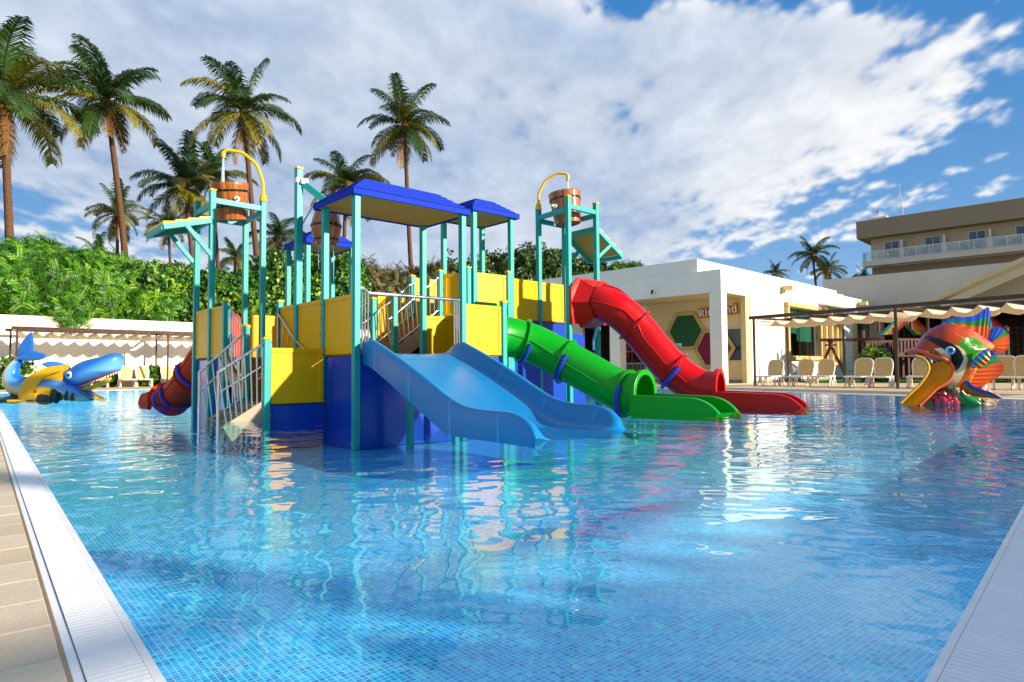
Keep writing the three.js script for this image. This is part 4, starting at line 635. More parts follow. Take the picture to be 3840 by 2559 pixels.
// ---------- playground, swing and wire fence on the right ----------
{
  const wd = std('#5b3620', { map: rep(woodTex, 2), roughness: 0.7 }); wd.color.multiplyScalar(1.6);
  const stripes = ['#c4241c', '#e8822a', '#ecc43a', '#1f8f78'].map((c) => std(c, { roughness: 0.7, side: THREE.DoubleSide }));
  function tower(label, pos, turn) {
    const g = thing('play_tower', label, 'playground tower', pos, turn);
    for (const x of [-0.95, 0.95]) for (const z of [-0.95, 0.95]) mesh('post', rbox(0.13, 2.5, 0.13, x, 1.25, z, 0.01), wd, g);
    mesh('deck', rbox(2.0, 0.1, 2.0, 0, 1.2, 0, 0.01), wd, g); for (const z of [-0.95, 0.95]) mesh('rail', [rbox(2.1, 0.12, 0.06, 0, 1.95, z, 0.01), rbox(2.1, 0.12, 0.06, 0, 1.3, z, 0.01)], wd, g);
    for (const z of [-0.95, 0.95]) for (let k = 0; k < 9; k++) mesh('picket', rbox(0.12, 0.75, 0.03, -0.8 + k * 0.2, 1.6, z, 0.005), wd, g);
    for (let k = 0; k < 6; k++) mesh('picket', rbox(0.12, 1.0, 0.03, -0.8 + k * 0.32, 0.6, 0.9, 0.005), wd, g);
    mesh('ridge_pole', rbox(0.1, 1.0, 0.1, 0, 2.9, -0.95, 0.01), wd, g); mesh('ridge_pole', rbox(0.1, 1.0, 0.1, 0, 2.9, 0.95, 0.01), wd, g);
    for (const s of [-1, 1]) for (let k = 0; k < 4; k++) mesh('roof_stripe', gridGeo(1, 1, (u, v) => [s * 1.0 * v, 3.05 - 0.85 * v, lerp(1.1, 0.1, (k + u) / 4)]), stripes[k], g);
    return g;
  }
  const t1 = tower('wooden playground tower with striped gable roof near the middle pergola post', [18.3, 0, -31.3], 0.25);
  copy(t1, 'second wooden playground tower with striped roof behind the fish fin', [21.9, 0, -31.2], 0.1);
  const s = thing('swing_frame', 'brown wooden swing beam on crossed legs before the white wall', 'swing', [14.9, 0, -31.2], -0.2);
  mesh('beam', rbox(2.7, 0.14, 0.14, 1.1, 2.0, 0, 0.02), wd, s); for (const k of [-1, 1]) mesh('leg', bar(v3(0.25 + k * 0.1, 2.05, k * 0.1), v3(0.25 - k * 0.55, 0, -k * 0.7), 0.1, 0.1), wd, s); mesh('crossbar', rbox(0.5, 0.08, 0.1, 0.25, 1.75, 0, 0.01), wd, s);
  for (const x of [0.9, 1.2, 1.7, 2.0]) mesh('chain', rod(v3(x, 0.5, 0), v3(x, 1.95, 0), 0.012, 5), M.bolt, s); for (const x of [1.05, 1.85]) mesh('swing_seat', rbox(0.42, 0.05, 0.18, x, 0.5, 0, 0.01), M.slideGreen, s);
  const sl = thing('playground_slide', 'small teal plastic slide beside the wooden tower', 'slide', [18.9, 0, -29.9], 0.7); mesh('chute', gridGeo(8, 12, (u, v) => { const w = (u - 0.5) * 2; return [w * 0.25, 1.2 * (1 - v) * (1 - v * 0.2) + 0.12 + 0.12 * w * w, v * 1.5]; }), std('#1a6f66', { roughness: 0.4, side: THREE.DoubleSide }), sl); mesh('ladder_leg', [rod(v3(-0.2, 0, 0), v3(-0.2, 1.2, 0), 0.04), rod(v3(0.2, 0, 0), v3(0.2, 1.2, 0), 0.04)], wd, sl);
  const f = thing('wire_fence', 'thin green wire mesh fence with dark posts behind the right loungers', 'fence', [14.78, 0, -29.2], -0.28);
  for (const x of [0, 3.1, 6.2, 9.3, 12.4]) mesh('fence_post', rbox(0.09, 2.4, 0.09, x, 1.2, 0, 0.01), std('#1c2a22', { roughness: 0.6 }), f);
  const wires = []; for (let k = 0; k <= 9; k++) wires.push(rod(v3(0, 0.15 + k * 0.24, 0), v3(12.4, 0.15 + k * 0.24, 0), 0.004, 4)); for (let k = 0; k < 62; k++) wires.push(rod(v3(k * 0.2, 0.1, 0), v3(k * 0.2, 2.35, 0), 0.004, 4)); mesh('wire', wires, M.bolt, f).userData.kind = 'stuff';
}

// ---------- sculpted animal slides ----------
const hexc = (h) => { const c = new THREE.Color(h); return [c.r, c.g, c.b]; };
const mix3 = (a, b, t) => [lerp(a[0], b[0], t), lerp(a[1], b[1], t), lerp(a[2], b[2], t)];
function inside(p, poly) { let r = false; for (let i = 0, j = poly.length - 1; i < poly.length; j = i++) { const [xi, yi] = poly[i], [xj, yj] = poly[j]; if ((yi > p[1]) !== (yj > p[1]) && p[0] < (xj - xi) * (p[1] - yi) / (yj - yi) + xi) r = !r; } return r; }
function distLine(p, line) { let best = [1e9, 0]; for (let i = 1; i < line.length; i++) { const [ax, ay] = line[i - 1], [bx, by] = line[i], dx = bx - ax, dy = by - ay, t = clamp(((p[0] - ax) * dx + (p[1] - ay) * dy) / (dx * dx + dy * dy)), d = Math.hypot(p[0] - ax - dx * t, p[1] - ay - dy * t); if (d < best[0]) best = [d, (i - 1 + t) / (line.length - 1)]; } return best; }
// a rounded body from its outline (star-shaped about c), half thickness T
function inflate(outline, c, T, nA, nR, color, pow = 2.2, bend) {
  const o = spline(outline, nA, true), n = o.length;
  const half = (s) => gridGeo(n, nR, (u, v) => { const q = o[Math.round(u * n) % n], k = 1 - v, rr = Math.sin(k * Math.PI / 2), z = s * T * Math.pow(Math.max(0, 1 - Math.pow(rr, pow)), 0.5); const x = c[0] + (q[0] - c[0]) * rr, y = c[1] + (q[1] - c[1]) * rr; return [x, y, z + (bend ? bend(x, y) : 0)]; }, color && ((u, v, p) => color(p[0], p[1], p[2])));
  return [flip(half(1), true), flip(half(-1), false)];
}
function flip(g, f) { if (f) { const i = g.index.array; for (let k = 0; k < i.length; k += 3) { const t = i[k]; i[k] = i[k + 1]; i[k + 1] = t; } g.computeVertexNormals(); } return g; }
// loft of ellipses along a planar centre line: pts [x, y, r, rz]
function loft(pts, nL, nA, color, squash = 1) {
  const c = new THREE.CatmullRomCurve3(pts.map((p) => v3(p[0], p[1], 0))), rr = new THREE.CatmullRomCurve3(pts.map((p) => v3(p[2], p[3] ?? p[2], 0)));
  return gridGeo(nA, nL, (u, v) => { const p = c.getPoint(v), d = c.getTangent(v), r = rr.getPoint(v), a = u * 2 * Math.PI, nx = -d.y, ny = d.x; return [p.x + nx * r.x * Math.cos(a), p.y + ny * r.x * Math.cos(a), r.y * Math.sin(a) * squash]; }, color && ((u, v, p) => color(Math.cos(u * 2 * Math.PI), v, p)));
}
// a fin between an outer and an inner edge with ribs; bands: [[upTo, colour]...] from the outer edge
function fin(outer, inner, thick, bands, ribs, z = 0, tilt = 0) {
  const A = spline(outer, 60), B = spline(inner, 60), side = (s) => gridGeo(60, 16, (u, v) => { const a = A[Math.round(u * 60)], b = B[Math.round(u * 60)], e = Math.sin(Math.PI * clamp(u * 0.96 + 0.02)); return [lerp(a[0], b[0], v), lerp(a[1], b[1], v), z + tilt * (1 - v) + s * thick * (0.25 + 0.75 * v) * (0.35 + 0.65 * e) * (1 + 0.18 * Math.sin(u * ribs * 6.283))]; }, (u, v) => { for (const [k, c] of bands) if (v <= k) return hexc(c); return hexc(bands.at(-1)[1]); });
  return [side(1), flip(side(-1), true)];
}
const paint = (o = {}) => new THREE.MeshPhysicalMaterial({ color: '#ffffff', vertexColors: true, roughness: 0.3, specularIntensity: 0.7, side: THREE.DoubleSide, ...o });
const eyeball = (parent, x, y, z, r, iris) => { mesh('eye', ball(r, 0, 0, 0, 20, 14).scale(1, 1.15, 0.5).translate(x, y, z), std('#cfe6ee', { roughness: 0.1 }), parent); mesh('iris', ball(r * 0.62, 0, 0, 0, 18, 12).scale(1, 1.1, 0.4).translate(x, y, z + r * 0.36), std(iris, { roughness: 0.1 }), parent); mesh('pupil', ball(r * 0.34, 0, 0, 0, 14, 10).scale(1, 1.1, 0.4).translate(x, y, z + r * 0.56), M.dark, parent); };
function rock(cx, cy, cz, sx, sy, sz, seed) { const g = new THREE.IcosahedronGeometry(1, 4), p = g.attributes.position; for (let i = 0; i < p.count; i++) { const x = p.getX(i), y = p.getY(i), z = p.getZ(i), k = 0.72 + 0.6 * fbm(x * 2.3 + seed * 7 + z, y * 2.3 + seed * 3 - z * 0.7, 4); p.setXYZ(i, cx + x * sx * k, cy + y * sy * k, cz + z * sz * k); } g.computeVertexNormals(); return g; }
{ // whale
  const g = thing('whale_slide', 'blue and cream cartoon whale with open mouth and yellow steps at the left pool end', 'whale slide', [-12.37, 0, -18.0], 0.12);
  const w = (x, y) => [(x / 4.706 - 230) / 137, (212 - y / 4.706) / 137], W = (l) => l.map((p) => [...w(p[0], p[1]), ...p.slice(2).map((r) => r / 645)]);
  const blue = hexc('#1668bd'), pale = hexc('#63a4df'), cream = hexc('#d8d2a4');
  const bodyCol = (c, v) => { const t = c + 0.12 * Math.sin(v * 9); return t > 0.3 ? mix3(pale, blue, ss(0.3, 0.8, t)) : t > -0.25 ? mix3(cream, pale, ss(-0.25, 0.15, t)) : cream; };
  mesh('body', loft(W([[440, 235, 38, 44], [365, 335, 62, 66], [300, 450, 98, 100], [275, 580, 128, 140], [325, 700, 165, 190], [450, 790, 198, 240], [660, 815, 202, 290], [920, 790, 215, 320], [1150, 800, 215, 310], [1330, 870, 190, 270], [1500, 960, 110, 190], [1620, 1010, 30, 100]]), 90, 44, (c, v, p) => bodyCol(c, v)), paint(), g, true);
  const headC = w(1560, 520), up = hexc('#1668bd');
  mesh('head', inflate(W([[1150, 740], [1190, 600], [1260, 480], [1350, 400], [1470, 335], [1640, 285], [1800, 250], [1880, 215], [1960, 200], [2050, 212], [2100, 255], [2105, 330], [2075, 430], [2035, 515], [1850, 590], [1650, 675], [1500, 740], [1370, 790], [1250, 800]]), headC, 0.46, 130, 22, (x, y) => { const q = [x, y], d = distLine(q, [w(1500, 700), w(1750, 560), w(2060, 400)])[0]; return mix3(pale, up, ss(0.02, 0.3, d)); }), paint(), g, true);
  mesh('lip', new THREE.TubeGeometry(new THREE.CatmullRomCurve3([[1345, 795], [1500, 745], [1700, 660], [1880, 585], [2045, 512]].map((p) => v3(...w(...p), 0.24 - 0.1 * (p[0] - 1345) / 700))), 40, 0.018, 8), M.slideRed, g);
  for (let k = 0; k < 15; k++) { const t = k / 14, q = w(lerp(1410, 2020, t), lerp(800, 548, t) + 10 * Math.sin(t * 3)); mesh('tooth', new THREE.SphereGeometry(0.034, 8, 6).scale(0.8, 1.2, 0.7).translate(q[0], q[1], 0.2 - 0.1 * t), M.plastic, g); }
  mesh('lower_jaw', inflate(W([[1380, 850], [1500, 800], [1650, 765], [1800, 690], [1905, 630], [1890, 690], [1790, 765], [1620, 830], [1480, 870]]), w(1640, 780), 0.26, 60, 10), M.cap, g);
  mesh('mouth_chute', gridGeo(10, 20, (u, v) => { const p = new THREE.CatmullRomCurve3([[1420, 800], [1500, 870], [1580, 940], [1690, 1000], [1760, 1030]].map((q) => v3(...w(...q), 0))).getPoint(v), s = (u - 0.5) * 2; return [p.x + 0.05 * (1 - s * s), p.y - 0.08 * (1 - s * s) + 0.02, s * 0.3]; }), std('#f2b90e', { roughness: 0.35, side: THREE.DoubleSide }), g);
  const fn = (pts, z, t) => slab(spline(W(pts), 50, true), t, t * 0.45).translate(0, 0, z);
  mesh('tail_fluke', fn([[380, 280], [405, 140], [465, 0], [540, -95], [577, -144], [592, -60], [602, 60], [598, 150], [560, 200], [480, 260]], 0.02, 0.09), std('#1466ba', { roughness: 0.25, clearcoat: 0.6 }), g);
  mesh('tail_fluke', fn([[440, 285], [500, 220], [600, 168], [700, 190], [850, 240], [760, 288], [640, 302], [520, 292]], 0.12, 0.09), std('#1466ba', { roughness: 0.25, clearcoat: 0.6 }), g);
  mesh('fin', fn([[760, 390], [860, 366], [980, 374], [1080, 405], [1170, 450], [1100, 560], [960, 560], [900, 500], [860, 430]], -0.1, 0.1), std('#3486cf', { roughness: 0.25, clearcoat: 0.6 }), g);
  mesh('fin', fn([[240, 380], [255, 270], [280, 232], [310, 290], [330, 345], [300, 380]], -0.3, 0.08), std('#1466ba', { roughness: 0.25 }), g);
  const e = w(1345, 585); eyeball(g, e[0], e[1], 0.4, 0.09, '#1c9aa0'); mesh('brow', new THREE.TorusGeometry(0.125, 0.022, 8, 24, 3.6).rotateZ(-0.2).translate(e[0], e[1] + 0.01, 0.39), std('#1668bd', { roughness: 0.3 }), g); mesh('cheek', ball(0.06, ...w(1390, 665), 0.42).scale(1, 1, 1), std('#1668bd', { roughness: 0.2, clearcoat: 0.7 }), g);
  const yel = std('#f0b20a', { roughness: 0.35, side: THREE.DoubleSide });
  mesh('step_wall', slab(W([[590, 1000], [610, 860], [650, 705], [710, 635], [850, 545], [1050, 455], [1345, 402], [1255, 500], [1070, 560], [950, 635], [880, 730], [845, 860], [830, 1000]]), 0.09, 0.02).translate(0, 0, 0.5), yel, g);
  mesh('step_wall', slab(W([[840, 1000], [870, 740], [960, 610], [1110, 500], [1330, 415], [1200, 690], [1110, 830], [1100, 1000]]), 0.06, 0.015).translate(0, 0, 0.36), yel, g);
  mesh('step', [rbox(0.36, 0.2, 0.3, ...w(805, 945), 0.55, 0.02)], yel, g); mesh('step', rbox(0.34, 0.22, 0.26, ...w(1000, 870), 0.48, 0.02), yel, g); mesh('step', rbox(0.44, 0.07, 0.34, ...w(640, 1012), 0.62, 0.02), yel, g);
  const dk = std('#23211f', { roughness: 0.45, clearcoat: 0.4 });
  mesh('rock_base', [rock(...w(240, 1005), 0.25, 0.3, 0.09, 0.4, 1), rock(...w(430, 1000), 0.3, 0.28, 0.1, 0.35, 2), rock(...w(1010, 985), 0.5, 0.22, 0.16, 0.2, 3), rock(...w(1140, 940), 0.42, 0.09, 0.2, 0.16, 4), rock(...w(850, 1015), 0.5, 0.2, 0.06, 0.25, 5)], dk, g);
  for (const [x, y, h, s] of [[400, 935, 110, 1], [480, 915, 130, -1], [560, 925, 100, 1], [1215, 925, 170, -1], [1310, 935, 150, 1], [1410, 955, 110, 1]]) mesh('seaweed', slab(spline(W([[x - 26, y + h / 2], [x - 22, y], [x + s * 14, y - h / 2], [x + 16, y], [x + 24, y + h / 2]]), 20, true), 0.04, 0.015).translate(0, 0, x < 800 ? 0.30 : 0.42), std('#1d2a16', { roughness: 0.4 }), g);
}
{ // fish
  const g = thing('fish_slide', 'rainbow coloured fish slide with a yellow tongue chute on the right side of the pool', 'fish slide', [8.03, 0, -12.5], -0.1); g.scale.setScalar(1.06);
  const f = (x, y) => [(x / 3.733 - 180) / 209, (402 - y / 3.733) / 209], FL = (l) => l.map((p) => f(...p));
  const orange = hexc('#d04a06'), pink = hexc('#d96a50'), green = hexc('#2f8f0a'), lime = hexc('#a3b516'), cream = hexc('#e3d0a0'), dark = hexc('#1c0a10'), amber = hexc('#e08a10'), brown = hexc('#9a4208');
  const stripe = FL([[570, 590], [650, 660], [760, 735], [830, 815], [858, 890], [835, 980], [775, 1070]]), creamP = FL([[575, 740], [650, 735], [720, 690], [800, 690], [870, 715], [930, 775], [968, 880], [955, 1000], [905, 1150], [850, 1320], [560, 1310], [690, 1180], [765, 1060], [775, 960], [700, 870], [630, 810]]);
  const col = (x, y) => {
    const q = [x, y], X = (x * 209 + 180) * 3.733, Yy = (402 - y * 209) * 3.733, n = fbm(x * 6, y * 6, 3) - 0.5;
    const [d, t] = distLine(q, stripe); if (d < (0.02 + 0.065 * Math.sin(Math.PI * clamp(0.12 + t * 0.86)))) return dark;
    if (inside(q, creamP)) return mix3(cream, orange, ss(0.0, 0.3, n - 0.1) * 0.3);
    let c = mix3(orange, brown, clamp(0.5 + n * 1.6));
    c = mix3(c, pink, ss(180, 60, Math.hypot((X - 1230) / 1.5, Yy - 570)) * 0.9);
    c = mix3(c, hexc('#a01848'), 0.75 * ss(70, 10, distLine([X, Yy], [[400, 740], [450, 690], [545, 565], [650, 470], [760, 408], [880, 392]])[0]));
    c = mix3(c, green, ss(1.15, 0.75, Math.hypot((X - 1030) / 210, (Yy - 770) / 190)));
    c = mix3(c, lime, ss(1.15, 0.5, Math.hypot((X - 1190) / 110, (Yy - 930) / 240)) * 0.95);
    c = mix3(c, amber, ss(1.1, 0.5, Math.hypot((X - 1310) / 110, (Yy - 740) / 80)) * 0.8);
    if (Yy > 1050) c = mix3(c, amber, 0.5 * ss(1050, 1150, Yy));
    return c;
  };
  const scaleTex = dataTex(512, (u, v) => { const N = 22, r = v * N, row = Math.floor(r), x = u * N + (row % 2) * 0.5, fx = x - Math.floor(x) - 0.5, fy = r - row, d = Math.hypot(fx, fy - 0.2); const q = 255 * clamp(0.9 - d * 0.9 + 0.15 * fbm(u * 40, v * 40, 2, 40)); return [q, q, q]; }, false);
  const body = mesh('body', inflate(FL([[330, 800], [400, 735], [450, 690], [545, 565], [650, 470], [760, 410], [880, 393], [1000, 410], [1150, 470], [1280, 560], [1390, 640], [1440, 690], [1435, 740], [1390, 770], [1300, 840], [1240, 930], [1190, 1050], [1130, 1180], [1070, 1290], [900, 1320], [740, 1320], [600, 1300], [690, 1180], [755, 1060], [768, 950], [690, 900], [560, 850], [430, 830]]), f(930, 800), 0.36, 260, 56, col, 2.4), paint({ bumpMap: rep(scaleTex, 1.6), bumpScale: 0.009, roughness: 0.12 }), g, true);
  body.geometry = boxUV(body.geometry);
  const orM = std('#c9520c', { roughness: 0.3, clearcoat: 0.5 });
  mesh('upper_lip', new THREE.TubeGeometry(new THREE.CatmullRomCurve3([[335, 800], [370, 765], [460, 785], [590, 840], [690, 890], [775, 950], [790, 1030]].map((p, i) => v3(...f(...p), [0.02, 0.1, 0.2, 0.27, 0.3, 0.28, 0.22][i]))), 50, 0.042, 10), orM, g);
  mesh('upper_lip', new THREE.TubeGeometry(new THREE.CatmullRomCurve3([[335, 800], [370, 765], [460, 780], [590, 830], [690, 880]].map((p, i) => v3(...f(...p), -[0.02, 0.1, 0.2, 0.27, 0.3][i]))), 50, 0.042, 10), orM, g);
  const A = spline(FL([[335, 838], [430, 880], [472, 980], [440, 1080], [335, 1215], [190, 1345], [40, 1480]]), 40), B = spline(FL([[765, 950], [775, 1050], [690, 1180], [510, 1290], [390, 1390], [250, 1510]]), 40);
  mesh('tongue_chute', gridGeo(12, 40, (u, v) => { const a = A[Math.round(v * 40)], b = B[Math.round(v * 40)], s = u * 2 - 1; return [lerp(a[0], b[0], u), lerp(a[1], b[1], u) - 0.02 * (1 - s * s), 0.32 - 0.30 * (1 - s * s) * (1 - 0.5 * v) + 0.22 * v - 0.06 * (1 - u)]; }), std('#d99a0c', { roughness: 0.4, side: THREE.DoubleSide }), g);
  mesh('chute_rim', new THREE.TubeGeometry(new THREE.CatmullRomCurve3(B.map((q, k) => v3(q[0], q[1], 0.33 + 0.22 * k / 40))), 60, 0.03, 8), orM, g);
  mesh('chute_rim', new THREE.TubeGeometry(new THREE.CatmullRomCurve3(A.map((q, k) => v3(q[0], q[1], 0.26 + 0.22 * k / 40))), 60, 0.022, 8), std('#d99a0c', { roughness: 0.4 }), g);
  const fm = paint({ roughness: 0.25 }), BL = '#1f4fc4', GR = '#1f7a2c', OR = '#d4560e', DO = '#a8380c';
  mesh('dorsal_fin', fin(FL([[765, 402], [860, 338], [1000, 303], [1150, 294], [1280, 258], [1360, 195], [1412, 165], [1440, 240], [1440, 330], [1462, 440]]), FL([[765, 420], [880, 440], [1000, 470], [1120, 520], [1220, 590], [1290, 630], [1340, 640], [1380, 620], [1400, 600], [1410, 580]]), 0.05, [[0.3, BL], [0.5, GR], [1, OR]], 9), fm, g, true);
  mesh('tail_fin', fin(FL([[1390, 600], [1440, 490], [1520, 443], [1590, 475], [1645, 560], [1665, 650], [1640, 735], [1570, 800], [1480, 760]]), FL([[1385, 630], [1390, 640], [1395, 655], [1400, 675], [1405, 690], [1408, 705], [1408, 720], [1405, 735], [1400, 745]]), 0.06, [[1, OR]], 8, 0.02), paint({ roughness: 0.25 }), g, true);
  { const m = g.children.at(-1), p = m.geometry.attributes.position, c = m.geometry.attributes.color, k1 = f(1400, 660); for (let i = 0; i < p.count; i++) { const a = Math.atan2(p.getY(i) - k1[1], p.getX(i) - k1[0]), q = a > 0.72 ? hexc(BL) : a > 0.42 ? hexc(GR) : mix3(hexc(OR), hexc(DO), ss(0.6, 1, Math.hypot(p.getX(i) - k1[0], p.getY(i) - k1[1]) * 2.6)); c.setXYZ(i, ...q); } }
  mesh('anal_fin', fin(FL([[1400, 760], [1460, 790], [1525, 880], [1590, 970], [1585, 1060], [1500, 1150], [1350, 1240], [1180, 1300]]), FL([[1340, 800], [1290, 850], [1250, 920], [1210, 1000], [1180, 1080], [1140, 1160], [1100, 1220], [1060, 1290]]), 0.06, [[1, OR]], 10, -0.02), paint({ roughness: 0.25 }), g, true);
  { const m = g.children.at(-1), p = m.geometry.attributes.position, c = m.geometry.attributes.color; for (let i = 0; i < p.count; i++) { const X = (p.getX(i) * 209 + 180) * 3.733, Yy = (402 - p.getY(i) * 209) * 3.733, s = Yy - 0.35 * (1480 - X); c.setXYZ(i, ...(s < 858 ? hexc(BL) : s < 945 ? hexc(GR) : mix3(hexc(OR), hexc(DO), ss(1350, 1600, X)))); } }
  mesh('side_fin', fin(FL([[1212, 735], [1120, 780], [1040, 850], [980, 930], [955, 1005]]), FL([[1212, 760], [1200, 880], [1150, 950], [1070, 1000], [990, 1012]]), 0.05, [[0.3, BL], [0.62, GR], [1, OR]], 6, 0.43, 0.03), fm, g, true);
  mesh('belly_fin', fin(FL([[885, 1185], [930, 1185], [1000, 1255], [1120, 1305], [1230, 1345], [1365, 1428]]), FL([[890, 1250], [900, 1300], [960, 1350], [1080, 1395], [1200, 1412], [1350, 1432]]), 0.06, [[0.34, BL], [0.55, GR], [1, OR]], 5, 0.3, 0.12), fm, g, true);
  const e = f(758, 770); mesh('eye', ball(0.085, 0, 0, 0, 22, 14).scale(1, 0.85, 0.4).translate(e[0], e[1], 0.335), std('#7fc4e8', { roughness: 0.12, clearcoat: 1 }), g); mesh('iris', ball(0.06, 0, 0, 0, 18, 12).scale(1, 0.9, 0.35).translate(e[0], e[1], 0.356), std('#1c62c8', { roughness: 0.12, clearcoat: 1 }), g); mesh('pupil', ball(0.032, 0, 0, 0, 14, 10).scale(1, 0.95, 0.5).translate(e[0], e[1] + 0.006, 0.372), M.dark, g);
  mesh('rock_base', [rock(...f(560, 1470), 0.05, 0.42, 0.2, 0.3, 6), rock(...f(860, 1450), 0.0, 0.4, 0.26, 0.3, 7), rock(...f(1150, 1470), -0.05, 0.4, 0.18, 0.3, 8)], std('#6b4a18', { roughness: 0.5, clearcoat: 0.3 }), g);
  mesh('rock', [rock(...f(1330, 1350), -0.1, 0.16, 0.13, 0.16, 9), rock(...f(1420, 1430), -0.05, 0.14, 0.1, 0.16, 10)], std('#c98a66', { roughness: 0.3, clearcoat: 0.5 }), g);
  const cr = rng(8), cl = []; for (let k = 0; k < 46; k++) { const q = f(540 + 250 * cr(), 1490 - 190 * cr() * cr() - 10); cl.push(rock(q[0], q[1], 0.34 + 0.12 * cr(), 0.045, 0.05, 0.045, k)); } mesh('coral', cl, std('#b80f3f', { roughness: 0.2, clearcoat: 0.8 }), g).userData.kind = 'stuff';
  for (const [pts, z] of [[[[760, 1240], [765, 1320], [810, 1400], [880, 1450], [970, 1500]], 0.42], [[[840, 1310], [880, 1390], [950, 1440], [1010, 1470], [1060, 1505]], 0.44], [[[970, 1390], [1000, 1420], [1050, 1450], [1065, 1500]], 0.4]]) mesh('green_leaf', loft(pts.map((p, i) => [...f(...p), [0.012, 0.05, 0.06, 0.05, 0.03][i] ?? 0.03, 0.022]), 24, 12).translate(0, 0, z), std('#0f7a22', { roughness: 0.2, clearcoat: 0.7 }), g);
}

// ---------- coconut palms ----------
const leafMat = (c, t = 0.35) => std(c, { roughness: 0.45, side: THREE.DoubleSide, transmission: t, thickness: 0 });
const PM = { green: leafMat('#33520f', 0.25), lime: leafMat('#7f7a14', 0.3), dry: leafMat('#7d5a2c', 0.2), trunk: std('#a8937c', { map: rep(barkTex, 1.2, 0.5), roughness: 0.9, bumpMap: rep(barkTex, 1.2, 0.5), bumpScale: 0.02 }), nut: std('#7a7a1c', { roughness: 0.5 }), fibre: std('#7a5430', { roughness: 0.95 }) };
function taper(pts, radii, seg = 12) { const c = new THREE.CatmullRomCurve3(pts), n = 40, out = []; return gridGeo(seg, n, (u, v) => { const p = c.getPoint(v), d = c.getTangent(v), x = v3(0, 0, 1).cross(d).normalize(), y = d.clone().cross(x), k = v * (radii.length - 1), i = Math.min(radii.length - 2, Math.floor(k)), r = lerp(radii[i], radii[i + 1], k - i) * (1 + 0.05 * Math.cos(v * 150)), a = u * 6.2832; return p.addScaledVector(x, r * Math.cos(a)).addScaledVector(y, r * Math.sin(a)).toArray(); }); }
function frondGeo(el, droop, seed, len = 1, ragged = 0) { // unit frond growing along +x, elevation el degrees at its base
  const r = rng(seed), N = 72, pts = [], pos = [], idx = []; let x = 0, y = 0, z = 0; const dir = [];
  const swing = (r() - 0.5) * 0.5;
  for (let i = 0; i <= N; i++) { const s = i / N, a = (el - droop * Math.pow(s, 1.5)) * D2R, b = swing * s * s; dir.push(v3(Math.cos(a) * Math.cos(b), Math.sin(a), Math.cos(a) * Math.sin(b))); pts.push(v3(x, y, z)); x += dir[i].x / N * len; y += dir[i].y / N * len; z += dir[i].z / N * len; }
  const quad = (a, b, c, d) => { const k = pos.length / 3; pos.push(...a.toArray(), ...b.toArray(), ...c.toArray(), ...d.toArray()); idx.push(k, k + 1, k + 2, k, k + 2, k + 3); };
  for (let i = 6; i < N; i++) { const s = i / N, l = len * 0.25 * Math.pow(Math.sin(Math.PI * (0.1 + 0.86 * s)), 0.55) * (0.85 + 0.3 * r()); 
    for (const sd of [-1, 1]) { if (ragged && r() < ragged) continue; const t = dir[i], side = v3(0, 0, 1).cross(v3(0, 0, 0)).set(-t.z, 0, t.x).normalize(); if (side.lengthSq() < 0.1) side.set(0, 0, 1); const up = side.clone().cross(t).normalize(); 
      const d1 = side.clone().multiplyScalar(sd * 0.8).addScaledVector(t, 0.5 + 0.3 * s).addScaledVector(up, -0.1 + 0.25 * r()).normalize(), d2 = d1.clone().addScaledVector(v3(0, -1, 0), 0.55 + 0.9 * r()).normalize();
      const w = len * 0.0088 * (0.75 + 0.5 * r()), p0 = pts[i], p1 = p0.clone().addScaledVector(d1, l * 0.55), p2 = p1.clone().addScaledVector(d2, l * 0.5), wv = t.clone().multiplyScalar(w);
      quad(p0.clone().sub(wv.clone().multiplyScalar(0.7)), p0.clone().add(wv.clone().multiplyScalar(0.7)), p1.clone().add(wv), p1.clone().sub(wv)); quad(p1.clone().sub(wv), p1.clone().add(wv), p2.clone().addScaledVector(t, w * 0.15), p2.clone().addScaledVector(t, -w * 0.15)); } }
  const g = new THREE.BufferGeometry(); g.setAttribute('position', new THREE.Float32BufferAttribute(pos, 3)); g.setIndex(idx); g.computeVertexNormals();
  const rc = new THREE.TubeGeometry(new THREE.CatmullRomCurve3(pts.filter((_, i) => i % 6 === 0)), 16, len * 0.009, 5); return merge([g, rc]);
}
const FR = { up: [[80, 40, 1], [70, 65, 2], [60, 60, 3]], mid: [[46, 88, 4], [36, 80, 5], [26, 85, 6], [16, 80, 7]], low: [[4, 78, 8], [-10, 68, 9], [-26, 58, 10]], dry: [[-45, 42, 11], [-62, 30, 12]] };
for (const k in FR) FR[k] = FR[k].map(([e, d, s]) => frondGeo(e, d, s, 1, k === 'dry' ? 0.25 : k === 'low' ? 0.12 : 0));
